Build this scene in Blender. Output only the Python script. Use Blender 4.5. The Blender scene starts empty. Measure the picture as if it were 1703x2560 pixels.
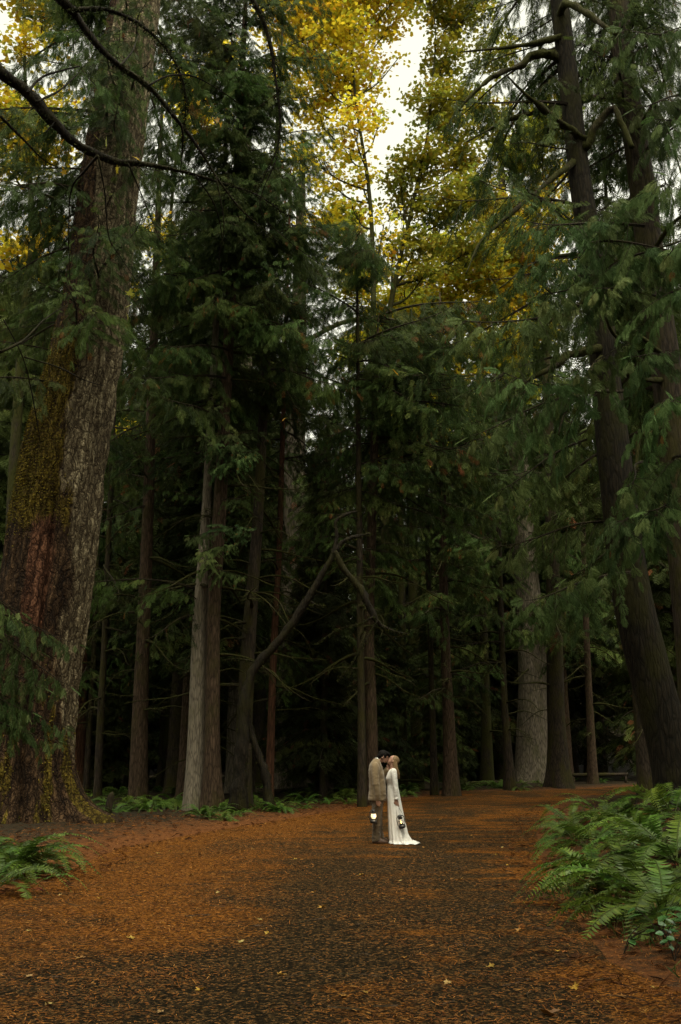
import bpy, math, random
import numpy as np
from mathutils import Vector, Matrix, Euler, noise as mnoise

R = math.radians
rng = np.random.default_rng(7)
random.seed(7)
scene = bpy.context.scene
C = scene.collection

# ------------------------------------------------------------------ camera
FPX = 35.0 / 36.0 * 2560.0          # focal length in photograph pixels
W0, H0 = 1703.0, 2560.0
PITCH = R(14.1)
CAMZ = 1.5
cam_d = bpy.data.cameras.new('camera')
cam_d.lens = 35.0
cam_d.sensor_width = 36.0
cam_d.sensor_fit = 'AUTO'
cam_d.clip_start = 0.1
cam_d.clip_end = 1000.0
cam = bpy.data.objects.new('camera', cam_d)
C.objects.link(cam)
cam.location = (0, 0, CAMZ)
cam.rotation_euler = (R(90) + PITCH, 0, 0)
scene.camera = cam

# ------------------------------------------------------------------ sky, sun, exposure
SUN_EL, SUN_AZ = 72.0, 172.0        # azimuth clockwise from +Y: high, behind the camera and a little to the right
world = bpy.data.worlds.new('World')
scene.world = world
world.use_nodes = True
wn = world.node_tree
bgn = wn.nodes['Background']
sky = wn.nodes.new('ShaderNodeTexSky')
sky.sky_type = 'NISHITA'
sky.sun_disc = False
sky.sun_elevation = R(SUN_EL)
sky.sun_rotation = R(SUN_AZ)
sky.air_density = 1.0
sky.dust_density = 4.0
sky.ozone_density = 1.0
hsv = wn.nodes.new('ShaderNodeHueSaturation')   # overcast: cloud takes the blue out of the whole sky
hsv.inputs['Saturation'].default_value = 0.06
wn.links.new(sky.outputs['Color'], hsv.inputs['Color'])
warm = wn.nodes.new('ShaderNodeMix')            # warm white balance of an autumn afternoon, the same over the whole sky
warm.data_type = 'RGBA'; warm.blend_type = 'MULTIPLY'; warm.inputs[0].default_value = 1.0
warm.inputs[7].default_value = (0.98, 0.965, 0.78, 1.0)
wn.links.new(hsv.outputs['Color'], warm.inputs[6])
wn.links.new(warm.outputs[2], bgn.inputs['Color'])
bgn.inputs['Strength'].default_value = 0.15
sun_d = bpy.data.lights.new('sun', 'SUN')
sun_d.energy = 0.5
sun_d.angle = R(30)
sun_d.color = (1.0, 0.92, 0.70)
sun = bpy.data.objects.new('sun', sun_d)
C.objects.link(sun)
_e, _a = R(SUN_EL), R(SUN_AZ)
_sd = Vector((math.sin(_a) * math.cos(_e), math.cos(_a) * math.cos(_e), math.sin(_e)))
sun.rotation_euler = _sd.to_track_quat('Z', 'Y').to_euler()
sun.location = _sd * 60
vs = scene.view_settings
vs.view_transform = 'Standard'
vs.look = 'None'
vs.gamma = 1.0
vs.use_curve_mapping = False
vs.exposure = 1.42
cy = scene.cycles
cy.use_denoising = True
cy.denoiser = 'OPENIMAGEDENOISE'
cy.denoising_prefilter = 'NONE'    # keeps the fine foliage
cy.use_adaptive_sampling = True
cy.adaptive_threshold = 0.006
cy.max_bounces = 5
cy.diffuse_bounces = 3
cy.glossy_bounces = 2
cy.transmission_bounces = 4
cy.transparent_max_bounces = 4
cy.sample_clamp_indirect = 3.0
cy.sample_clamp_direct = 6.0
cy.caustics_reflective = False
cy.caustics_refractive = False

# ------------------------------------------------------------------ numeric helpers
FWD = np.array([0, math.cos(PITCH), math.sin(PITCH)])
UPV = np.array([0, -math.sin(PITCH), math.cos(PITCH)])
CAM = np.array([0, 0, CAMZ])


def ray(px, py):
    return FWD * FPX + np.array([1.0, 0, 0]) * (px - W0 / 2) + UPV * (H0 / 2 - py)


def at(px, py, Y):
    d = ray(px, py)
    return CAM + d * (Y / d[1])


def wid(px_w, p):
    """half width in metres of a thing px_w photograph pixels wide at point p"""
    return 0.5 * px_w * float(np.dot(np.asarray(p) - CAM, FWD)) / FPX


def smooth(e0, e1, x):
    t = np.clip((np.asarray(x, float) - e0) / (e1 - e0), 0, 1)
    return t * t * (3 - 2 * t)


def _hash(ix, iy, iz, seed):
    h = (ix * 374761393 + iy * 668265263 + iz * 2147483647 + seed * 1274126177) & 0xFFFFFFFF
    h = ((h ^ (h >> 13)) * 1274126177) & 0xFFFFFFFF
    return ((h ^ (h >> 16)) & 0xFFFF) / 65535.0


def vn(x, y, z=0.0, seed=0):
    x, y, z = np.broadcast_arrays(np.asarray(x, float), np.asarray(y, float), np.asarray(z, float))
    ix, iy, iz = np.floor(x).astype(np.int64), np.floor(y).astype(np.int64), np.floor(z).astype(np.int64)
    fx, fy, fz = x - ix, y - iy, z - iz
    fx, fy, fz = (f * f * (3 - 2 * f) for f in (fx, fy, fz))
    r = 0
    for a in (0, 1):
        for b in (0, 1):
            for c in (0, 1):
                w = (fx if a else 1 - fx) * (fy if b else 1 - fy) * (fz if c else 1 - fz)
                r = r + w * _hash(ix + a, iy + b, iz + c, seed)
    return r


def fbm(x, y, z=0.0, seed=0, octv=4):
    r, a, f, s = 0, 0.5, 1.0, 0
    for i in range(octv):
        r = r + a * vn(np.asarray(x) * f, np.asarray(y) * f, np.asarray(z) * f, seed + i * 17)
        s += a
        a *= 0.5
        f *= 2.03
    return r / s


# ---- the road outline (ground coordinates), taken from where its edges lie
def flat_hit(px, py):
    d = ray(px, py)
    t = -CAMZ / d[2]
    return CAM + d * t


_L = [(-5.6, -30), (-5.2, -5), (-4.9, 6), (-4.85, 9.5)] + [tuple(flat_hit(*p)[:2]) for p in
      [(120, 2205), (300, 2120), (530, 2078), (720, 2050), (920, 2020), (1130, 1988)]] + [(9.5, 50), (17, 58), (30, 66), (55, 74)]
_Rr = [(2.6, -30), (2.6, -5), (2.5, 6)] + [tuple(flat_hit(*p)[:2]) for p in
      [(1500, 2400), (1400, 2260), (1345, 2150), (1335, 2080), (1365, 2030), (1440, 1995)]] + [(13, 44), (19, 51), (32, 58), (56, 66)]


def _poly():
    return np.array(_L + _Rr[::-1])


ROADPOLY = _poly()


def road_sd(x, y):
    """signed distance to the road outline: negative inside"""
    x = np.atleast_1d(np.asarray(x, float))
    y = np.atleast_1d(np.asarray(y, float))
    P = ROADPOLY
    Q = np.roll(P, -1, axis=0)
    best = np.full(x.shape, 1e9)
    inside = np.zeros(x.shape, bool)
    for (ax, ay), (bx, by) in zip(P, Q):
        dx, dy = bx - ax, by - ay
        t = np.clip(((x - ax) * dx + (y - ay) * dy) / (dx * dx + dy * dy + 1e-12), 0, 1)
        d = np.hypot(x - ax - t * dx, y - ay - t * dy)
        best = np.minimum(best, d)
        c = (ay > y) != (by > y)
        xi = ax + (y - ay) * dx / (dy if abs(dy) > 1e-9 else 1e-9)
        inside ^= c & (x < xi)
    return np.where(inside, -best, best)


def base_z(x, y):
    x, y = np.asarray(x, float), np.asarray(y, float)
    return 0.006 * np.clip(y - 24, 0, 60) + 0.30 * (np.clip(y - 88, 0, 90) + np.clip(-y - 45, 0, 90) + np.clip(np.abs(x - 3) - 52, 0, 90))  # outer slopes all round are added to shut out light from the horizon


def road_z(x, y):
    sd = road_sd(x, y)
    x = np.atleast_1d(np.asarray(x, float)); y = np.atleast_1d(np.asarray(y, float))
    rut = -0.018 * (np.exp(-((x + 0.9 - 0.045 * (y - 6)) / 0.35) ** 2) + np.exp(-((x - 0.95 - 0.045 * (y - 6)) / 0.35) ** 2)) * smooth(34, 24, y)
    return base_z(x, y) + 0.02 + rut + 0.012 * (fbm(x * 1.3, y * 1.3, 0, 3) - .5) + 0.004 * (vn(x * 9, y * 9, 0, 5) - .5) - 0.055 * smooth(-0.12, 0.22, sd)


def ground_z(x, y):
    sd = road_sd(x, y)
    x = np.atleast_1d(np.asarray(x, float)); y = np.atleast_1d(np.asarray(y, float))
    out = smooth(-0.1, 1.4, sd)
    bump = 0.16 * (fbm(x * 0.45, y * 0.45, 0, 11) - 0.35) + 0.09 * (fbm(x * 1.6, y * 1.6, 0, 12) - 0.4)
    rb = 0.85 * smooth(0.2, 3.2, sd) * (x > 2.0) * smooth(30, 20, y) * smooth(5, 9, y)
    hb = 0.22 * np.exp(-(((x + 7.0) / 2.6) ** 2 + ((y - 24.0) / 3.0) ** 2))
    return base_z(x, y) + out * (bump + 0.03) + rb + hb * out - 0.055 * smooth(0.1, -0.15, sd)


def gz(x, y):
    s = float(road_sd(x, y)[0])
    return float(road_z(x, y)[0]) if s < 0 else float(ground_z(x, y)[0])


def ground(px, py):
    """where the line of sight through a pixel meets the ground"""
    d = ray(px, py); d = d / np.linalg.norm(d)
    t = np.arange(4.0, 140.0, 0.1)
    P = CAM + np.outer(t, d)
    s = road_sd(P[:, 0], P[:, 1])
    z = np.where(s < 0, road_z(P[:, 0], P[:, 1]), ground_z(P[:, 0], P[:, 1]))
    k = np.argmax(P[:, 2] < z)
    if P[k, 2] >= z[k]:
        k = len(t) - 1
    return np.array([P[k, 0], P[k, 1], z[k]])


# ------------------------------------------------------------------ mesh helpers
class MB:
    """collects vertices, triangles, a material slot for each triangle and a tint for each vertex"""
    def __init__(s):
        s.v, s.f, s.m, s.t, s.n = [], [], [], [], 0

    def add(s, v, f, m=0, tint=0.5):
        v = np.asarray(v, float).reshape(-1, 3); f = np.asarray(f, np.int64).reshape(-1, 3)
        s.v.append(v); s.f.append(f + s.n); s.m.append(np.full(len(f), m, np.int32))
        s.t.append(np.full(len(v), tint) if np.isscalar(tint) else np.asarray(tint, float))
        s.n += len(v)

    def arrays(s):
        return np.concatenate(s.v), np.concatenate(s.f), np.concatenate(s.m), np.concatenate(s.t)

    def mesh(s, name, mats, smooth_=False):
        v, f, m, t = s.arrays()
        return np_mesh(name, v, f, mats, m, t, smooth_)


def np_mesh(name, v, f, mats, mi=None, tint=None, smooth_=False, extra=None):
    me = bpy.data.meshes.new(name)
    nv, nf, k = len(v), len(f), f.shape[1]
    me.vertices.add(nv)
    me.vertices.foreach_set('co', np.ascontiguousarray(v, np.float32).ravel())
    me.loops.add(nf * k)
    me.loops.foreach_set('vertex_index', np.ascontiguousarray(f, np.int32).ravel())
    me.polygons.add(nf)
    me.polygons.foreach_set('loop_start', np.arange(0, nf * k, k, dtype=np.int32))
    for m in (mats if isinstance(mats, (list, tuple)) else [mats]):
        me.materials.append(m)
    if mi is not None:
        me.polygons.foreach_set('material_index', np.ascontiguousarray(mi, np.int32))
    me.polygons.foreach_set('use_smooth', np.full(nf, smooth_, bool))
    if tint is not None:
        a = me.attributes.new('tint', 'FLOAT', 'POINT')
        a.data.foreach_set('value', np.ascontiguousarray(tint, np.float32))
    if extra:
        for nm, arr in extra.items():
            a = me.attributes.new(nm, 'FLOAT_VECTOR', 'POINT')
            a.data.foreach_set('vector', np.ascontiguousarray(arr, np.float32).ravel())
    me.update(calc_edges=True)
    return me


def obj(name, me, parent=None, loc=None, rot=None, scale=None):
    o = bpy.data.objects.new(name, me)
    C.objects.link(o)
    if parent is not None:
        o.parent = parent
    if loc is not None:
        o.location = tuple(float(q) for q in loc)
    if rot is not None:
        o.rotation_euler = rot
    if scale is not None:
        o.scale = (scale,) * 3 if np.isscalar(scale) else scale
    return o


def tag(o, label, cat, group=None, kind=None):
    if label: o['label'] = label
    if cat: o['category'] = cat
    if group: o['group'] = group
    if kind: o['kind'] = kind
    return o


def thing(name, label, cat, loc=(0, 0, 0), rz=0.0, group=None):
    o = bpy.data.objects.new(name, None)
    o.empty_display_size = 0.2
    C.objects.link(o)
    o.location = tuple(float(q) for q in loc)
    o.rotation_euler = (0, 0, rz)
    return tag(o, label, cat, group)


def spline(pts, n):
    """Catmull-Rom through rows of pts, resampled to n rows"""
    P = np.asarray(pts, float)
    if len(P) == 2:
        t = np.linspace(0, 1, n)[:, None]
        return P[0] * (1 - t) + P[1] * t
    P = np.vstack([2 * P[0] - P[1], P, 2 * P[-1] - P[-2]])
    seg = np.linalg.norm(np.diff(P[1:-1, :3], axis=0), axis=1)
    cum = np.concatenate([[0], np.cumsum(seg)])
    u = np.linspace(0, cum[-1], n)
    k = np.clip(np.searchsorted(cum, u, side='right') - 1, 0, len(seg) - 1)
    t = ((u - cum[k]) / np.maximum(seg[k], 1e-9))[:, None]
    p0, p1, p2, p3 = P[k], P[k + 1], P[k + 2], P[k + 3]
    return 0.5 * (2 * p1 + (p2 - p0) * t + (2 * p0 - 5 * p1 + 4 * p2 - p3) * t ** 2 + (3 * p1 - p0 - 3 * p2 + p3) * t ** 3)


def norm(a):
    a = np.asarray(a, float)
    return a / np.maximum(np.linalg.norm(a, axis=-1, keepdims=True), 1e-9)


def frames(P):
    T = np.gradient(P, axis=0)
    T = norm(T)
    ref = np.array([1.0, 0, 0]) if abs(T[:, 2]).mean() > 0.6 else np.array([0, 0, 1.0])
    N = norm(np.cross(T, np.cross(ref, T)) + 1e-9)
    B = np.cross(T, N)
    return T, N, B


def tube(P, r, sides=6, rough=0.0, seed=0, cap=True):
    """triangles of a tube along P with radius r; rough = relative lumpiness"""
    P = np.asarray(P, float); n = len(P)
    r = np.broadcast_to(np.asarray(r, float), (n,))
    T, N, B = frames(P)
    th = np.linspace(0, 2 * math.pi, sides, endpoint=False)
    rad = r[:, None] * np.ones(sides)
    if rough:
        q = np.arange(n)[:, None] * 0.7
        rad = rad * (1 + rough * 2 * (vn(q + np.cos(th) * 1.2, q * 0.6 + np.sin(th) * 1.2, seed * 3.1, seed) - .5))
    V = P[:, None, :] + rad[:, :, None] * (np.cos(th)[None, :, None] * N[:, None, :] + np.sin(th)[None, :, None] * B[:, None, :])
    V = V.reshape(-1, 3)
    i = np.arange(n - 1)[:, None] * sides
    j = np.arange(sides)[None, :]
    a = (i + j).ravel(); b = (i + (j + 1) % sides).ravel()
    F = np.concatenate([np.stack([a, b, b + sides], 1), np.stack([a, b + sides, a + sides], 1)])
    if cap:
        V = np.vstack([V, P[:1], P[-1:]])
        c0, c1 = n * sides, n * sides + 1
        jj = np.arange(sides)
        F = np.concatenate([F, np.stack([(jj + 1) % sides, jj, np.full(sides, c0)], 1),
                            np.stack([jj + (n - 1) * sides, (jj + 1) % sides + (n - 1) * sides, np.full(sides, c1)], 1)])
    return V, F


def stamp(tv, tf, O, X, Y, Z, s, tint=None):
    """copies of a template (tv, tf) at frames"""
    N = len(O)
    s = np.broadcast_to(np.asarray(s, float), (N,))[:, None, None]
    V = O[:, None, :] + s * (tv[None, :, 0:1] * X[:, None, :] + tv[None, :, 1:2] * Y[:, None, :] + tv[None, :, 2:3] * Z[:, None, :])
    F = tf[None, :, :] + (np.arange(N) * len(tv))[:, None, None]
    t = None if tint is None else np.repeat(tint, len(tv))
    return V.reshape(-1, 3), F.reshape(-1, 3), t


def rand_frames(D, roll):
    """frames whose x axis is D and whose z axis is roughly up, rolled by roll"""
    D = norm(D)
    up = np.tile(np.array([0, 0, 1.0]), (len(D), 1))
    up[np.abs(D[:, 2]) > 0.97] = (1, 0, 0)
    Y = norm(np.cross(up, D)); Z = np.cross(D, Y)
    c, s = np.cos(roll)[:, None], np.sin(roll)[:, None]
    return D, Y * c + Z * s, Z * c - Y * s


def evaluate(o):
    dg = bpy.context.evaluated_depsgraph_get()
    dg.update()
    return bpy.data.meshes.new_from_object(o.evaluated_get(dg))


def fuse(name, mb, mat, voxel, smooth_it=4):
    """one continuous surface out of overlapping closed pieces"""
    me = mb.mesh(name, [mat])
    o = bpy.data.objects.new(name + '_build', me)
    C.objects.link(o)
    m = o.modifiers.new('r', 'REMESH'); m.mode = 'VOXEL'; m.voxel_size = voxel
    s = o.modifiers.new('s', 'SMOOTH'); s.factor = 0.5; s.iterations = smooth_it
    out = evaluate(o)
    bpy.data.objects.remove(o)
    out.name = name
    out.materials.clear(); out.materials.append(mat)
    out.polygons.foreach_set('use_smooth', np.ones(len(out.polygons), bool))
    return out


# ------------------------------------------------------------------ materials
def new_mat(name):
    m = bpy.data.materials.new(name)
    m.use_nodes = True
    nt = m.node_tree
    b = nt.nodes['Principled BSDF']
    b.inputs['Specular IOR Level'].default_value = 0.25
    return m, nt, b


def nd(nt, typ, **kw):
    n = nt.nodes.new(typ)
    for k, v in kw.items():
        if k in n.inputs:
            n.inputs[k].default_value = v
        else:
            setattr(n, k, v)
    return n


def ramp(nt, stops, interp='LINEAR'):
    n = nt.nodes.new('ShaderNodeValToRGB')
    cr = n.color_ramp
    cr.interpolation = interp
    while len(cr.elements) < len(stops):
        cr.elements.new(0.5)
    for e, (p, c) in zip(cr.elements, stops):
        e.position = p
        e.color = (*c, 1) if len(c) == 3 else c
    return n


def coords(nt, scale=(1, 1, 1), kind='Object'):
    tc = nd(nt, 'ShaderNodeTexCoord')
    mp = nd(nt, 'ShaderNodeMapping')
    mp.inputs['Scale'].default_value = scale
    nt.links.new(tc.outputs[kind], mp.inputs['Vector'])
    return mp.outputs['Vector']


def mixc(nt, fac, a, b, blend='MIX'):
    n = nt.nodes.new('ShaderNodeMix'); n.data_type = 'RGBA'; n.blend_type = blend
    for sock, val in ((n.inputs[0], fac), (n.inputs[6], a), (n.inputs[7], b)):
        if hasattr(val, 'is_linked'):
            nt.links.new(val, sock)
        else:
            sock.default_value = val if np.isscalar(val) else (*val, 1)
    return n.outputs[2]


def noise_n(nt, vec, scale, detail=4, rough=0.6, dist=0.0):
    n = nd(nt, 'ShaderNodeTexNoise', Scale=scale, Detail=detail, Roughness=rough, Distortion=dist)
    nt.links.new(vec, n.inputs['Vector'])
    return n.outputs['Fac']


def bump(nt, b, height, strength, dist=0.05):
    n = nd(nt, 'ShaderNodeBump', Strength=strength, Distance=dist)
    nt.links.new(height, n.inputs['Height'])
    nt.links.new(n.outputs['Normal'], b.inputs['Normal'])


def leaf_mat(name, stops, transl=0.25, rough=0.5, spec=0.35, jitter=0.12):
    """foliage: colour by the tint of each leaf, shifted a little from plant to plant"""
    m, nt, b = new_mat(name)
    at_ = nd(nt, 'ShaderNodeAttribute', attribute_name='tint')
    rp = ramp(nt, stops)
    nt.links.new(at_.outputs['Fac'], rp.inputs['Fac'])
    oi = nd(nt, 'ShaderNodeObjectInfo')
    h = nd(nt, 'ShaderNodeHueSaturation')
    mr = nd(nt, 'ShaderNodeMapRange')
    mr.inputs['To Min'].default_value = 1 - jitter * 2
    mr.inputs['To Max'].default_value = 1 + jitter * 2
    nt.links.new(oi.outputs['Random'], mr.inputs['Value'])
    nt.links.new(mr.outputs['Result'], h.inputs['Value'])
    mh = nd(nt, 'ShaderNodeMapRange'); mh.inputs['To Min'].default_value = 0.5 - jitter * 0.12; mh.inputs['To Max'].default_value = 0.5 + jitter * 0.10
    fr = nd(nt, 'ShaderNodeMath', operation='MULTIPLY'); fr.inputs[1].default_value = 7.31
    fr2 = nd(nt, 'ShaderNodeMath', operation='FRACT')
    nt.links.new(oi.outputs['Random'], fr.inputs[0]); nt.links.new(fr.outputs[0], fr2.inputs[0]); nt.links.new(fr2.outputs[0], mh.inputs['Value'])
    nt.links.new(mh.outputs['Result'], h.inputs['Hue'])
    nt.links.new(rp.outputs['Color'], h.inputs['Color'])
    nt.links.new(h.outputs['Color'], b.inputs['Base Color'])
    b.inputs['Roughness'].default_value = rough
    b.inputs['Specular IOR Level'].default_value = spec
    if transl > 0:
        tr = nd(nt, 'ShaderNodeBsdfTranslucent')
        nt.links.new(h.outputs['Color'], tr.inputs['Color'])
        mx = nd(nt, 'ShaderNodeMixShader')
        mx.inputs['Fac'].default_value = transl
        nt.links.new(b.outputs['BSDF'], mx.inputs[1])
        nt.links.new(tr.outputs['BSDF'], mx.inputs[2])
        nt.links.new(mx.outputs['Shader'], nt.nodes['Material Output'].inputs['Surface'])
    return m


def bark_mat(name, dark, light, moss=(0.040, 0.036, 0.008), moss_amt=0.3, scale=9.0, stretch=0.18, bstr=0.7):
    m, nt, b = new_mat(name)
    v = coords(nt, (1, 1, stretch))
    n1 = noise_n(nt, v, scale, 6, 0.7, 0.4)
    vo = nd(nt, 'ShaderNodeTexVoronoi', Scale=scale * 1.3, feature='DISTANCE_TO_EDGE')
    nt.links.new(v, vo.inputs['Vector'])
    crack = ramp(nt, [(0.0, (0, 0, 0)), (0.22, (1, 1, 1))])
    nt.links.new(vo.outputs['Distance'], crack.inputs['Fac'])
    hgt = mixc(nt, 0.5, n1, crack.outputs['Color'], 'MULTIPLY')
    rp = ramp(nt, [(0.15, dark), (0.65, light)])
    nt.links.new(hgt, rp.inputs['Fac'])
    v2 = coords(nt, (1, 1, 0.5))
    n2 = noise_n(nt, v2, 1.6, 5, 0.65)
    mk = ramp(nt, [(max(0, 0.62 - moss_amt * 0.5), (0, 0, 0)), (max(0.05, 0.76 - moss_amt * 0.5), (1, 1, 1))])
    nt.links.new(n2, mk.inputs['Fac'])
    n3 = noise_n(nt, v2, 22, 3, 0.7)
    mossc = mixc(nt, n3, tuple(c * 0.45 for c in moss), tuple(c * 1.5 for c in moss))
    if moss_amt > 0:
        mulm = nd(nt, 'ShaderNodeMath', operation='MULTIPLY'); mulm.inputs[1].default_value = min(1, moss_amt * 2.2)
        nt.links.new(mk.outputs['Color'], mulm.inputs[0])
        col = mixc(nt, mulm.outputs[0], rp.outputs['Color'], mossc)
    else:
        col = rp.outputs['Color']
    nt.links.new(col, b.inputs['Base Color'])
    b.inputs['Roughness'].default_value = 0.9
    b.inputs['Specular IOR Level'].default_value = 0.12
    bump(nt, b, hgt, bstr, 0.06)
    return m


M = {}
M['cedar'] = leaf_mat('cedar_foliage', [(0.0, (0.018, 0.034, 0.006)), (0.45, (0.048, 0.080, 0.015)), (0.86, (0.105, 0.145, 0.034)), (0.93, (0.12, 0.13, 0.03)), (0.955, (0.15, 0.07, 0.018)), (1.0, (0.20, 0.09, 0.022))], 0.3, 0.6, 0.14, 0.2)
M['fir'] = leaf_mat('dark_conifer_foliage', [(0.0, (0.018, 0.027, 0.005)), (0.6, (0.044, 0.060, 0.012)), (0.95, (0.085, 0.102, 0.022)), (1.0, (0.14, 0.055, 0.02))], 0.25, 0.65, 0.12, 0.2)
M['cedar_lit'] = leaf_mat('lit_cedar_foliage', [(0.0, (0.030, 0.058, 0.014)), (0.45, (0.072, 0.118, 0.032)), (0.86, (0.145, 0.195, 0.065)), (0.93, (0.14, 0.16, 0.05)), (0.955, (0.15, 0.07, 0.018)), (1.0, (0.20, 0.09, 0.022))], 0.3, 0.6, 0.14, 0.2)  # cedar foliage again, with light on the fronds put into the colour
M['maple'] = leaf_mat('maple_leaf_yellow', [(0.0, (0.36, 0.17, 0.015)), (0.2, (0.55, 0.36, 0.02)), (0.5, (0.64, 0.50, 0.03)), (0.75, (0.50, 0.48, 0.04)), (1.0, (0.26, 0.33, 0.05))], 0.6, 0.5, 0.3)
M['maple_green'] = leaf_mat('maple_leaf_yellow_green', [(0.0, (0.40, 0.28, 0.02)), (0.4, (0.38, 0.36, 0.03)), (1.0, (0.20, 0.28, 0.04))], 0.5, 0.5, 0.3)
M['fern'] = leaf_mat('sword_fern', [(0.0, (0.022, 0.048, 0.006)), (0.5, (0.066, 0.122, 0.015)), (1.0, (0.15, 0.21, 0.030))], 0.3, 0.42, 0.25, 0.22)
M['fern_dead'] = leaf_mat('dead_fern', [(0.0, (0.10, 0.03, 0.012)), (1.0, (0.26, 0.085, 0.025))], 0.2, 0.7, 0.2)
M['salal'] = leaf_mat('salal_leaf', [(0.0, (0.02, 0.06, 0.018)), (1.0, (0.06, 0.15, 0.04))], 0.15, 0.22, 0.6)
M['grass'] = leaf_mat('grass_blade', [(0.0, (0.03, 0.05, 0.012)), (0.7, (0.07, 0.10, 0.02)), (1.0, (0.20, 0.13, 0.05))], 0.25, 0.6, 0.2)
M['litter'] = leaf_mat('needle_litter', [(0.0, (0.03, 0.011, 0.004)), (0.35, (0.10, 0.034, 0.007)), (0.75, (0.22, 0.078, 0.012)), (1.0, (0.32, 0.15, 0.036))], 0.0, 0.8, 0.15, 0)
M['fallen'] = leaf_mat('fallen_leaf', [(0.0, (0.16, 0.05, 0.012)), (0.4, (0.26, 0.11, 0.016)), (0.8, (0.35, 0.20, 0.024)), (1.0, (0.34, 0.24, 0.09))], 0.1, 0.55, 0.3, 0.15)
M['bark_brown'] = bark_mat('bark_brown', (0.012, 0.008, 0.005), (0.105, 0.068, 0.042), moss_amt=0.25, scale=11)
M['bark_dark'] = bark_mat('bark_dark', (0.010, 0.008, 0.006), (0.060, 0.044, 0.030), moss_amt=0.35, scale=10)
M['bark_red'] = bark_mat('bark_red', (0.018, 0.008, 0.005), (0.13, 0.06, 0.032), moss_amt=0.2, scale=12, stretch=0.1)
M['bark_pale'] = bark_mat('bark_pale', (0.06, 0.05, 0.036), (0.30, 0.25, 0.185), moss=(0.12, 0.11, 0.05), moss_amt=0.22, scale=16, stretch=0.12, bstr=0.5)
M['bark_grey'] = bark_mat('bark_grey', (0.035, 0.029, 0.021), (0.23, 0.19, 0.138), moss=(0.06, 0.06, 0.02), moss_amt=0.25, scale=9, stretch=0.16)
M['bark_moss'] = bark_mat('bark_mossy', (0.010, 0.008, 0.005), (0.055, 0.042, 0.026), moss=(0.034, 0.034, 0.007), moss_amt=0.5, scale=12)
M['bark_wet'] = bark_mat('bark_near_black', (0.004, 0.004, 0.003), (0.028, 0.021, 0.013), moss=(0.026, 0.024, 0.005), moss_amt=0.3, scale=12)  # near-black bark, putting the maples' backlit silhouette into the colour
M['moss'] = leaf_mat('moss', [(0.0, (0.024, 0.026, 0.005)), (0.5, (0.10, 0.078, 0.013)), (1.0, (0.25, 0.16, 0.02))], 0.2, 0.9, 0.1)
M['moss_dark'] = leaf_mat('moss_dark', [(0.0, (0.008, 0.010, 0.003)), (0.5, (0.022, 0.025, 0.005)), (1.0, (0.05, 0.05, 0.009))], 0.2, 0.9, 0.1)
M['twig'] = bark_mat('twig', (0.012, 0.009, 0.006), (0.05, 0.038, 0.026), moss=(0.04, 0.04, 0.01), moss_amt=0.3, scale=20)


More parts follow.
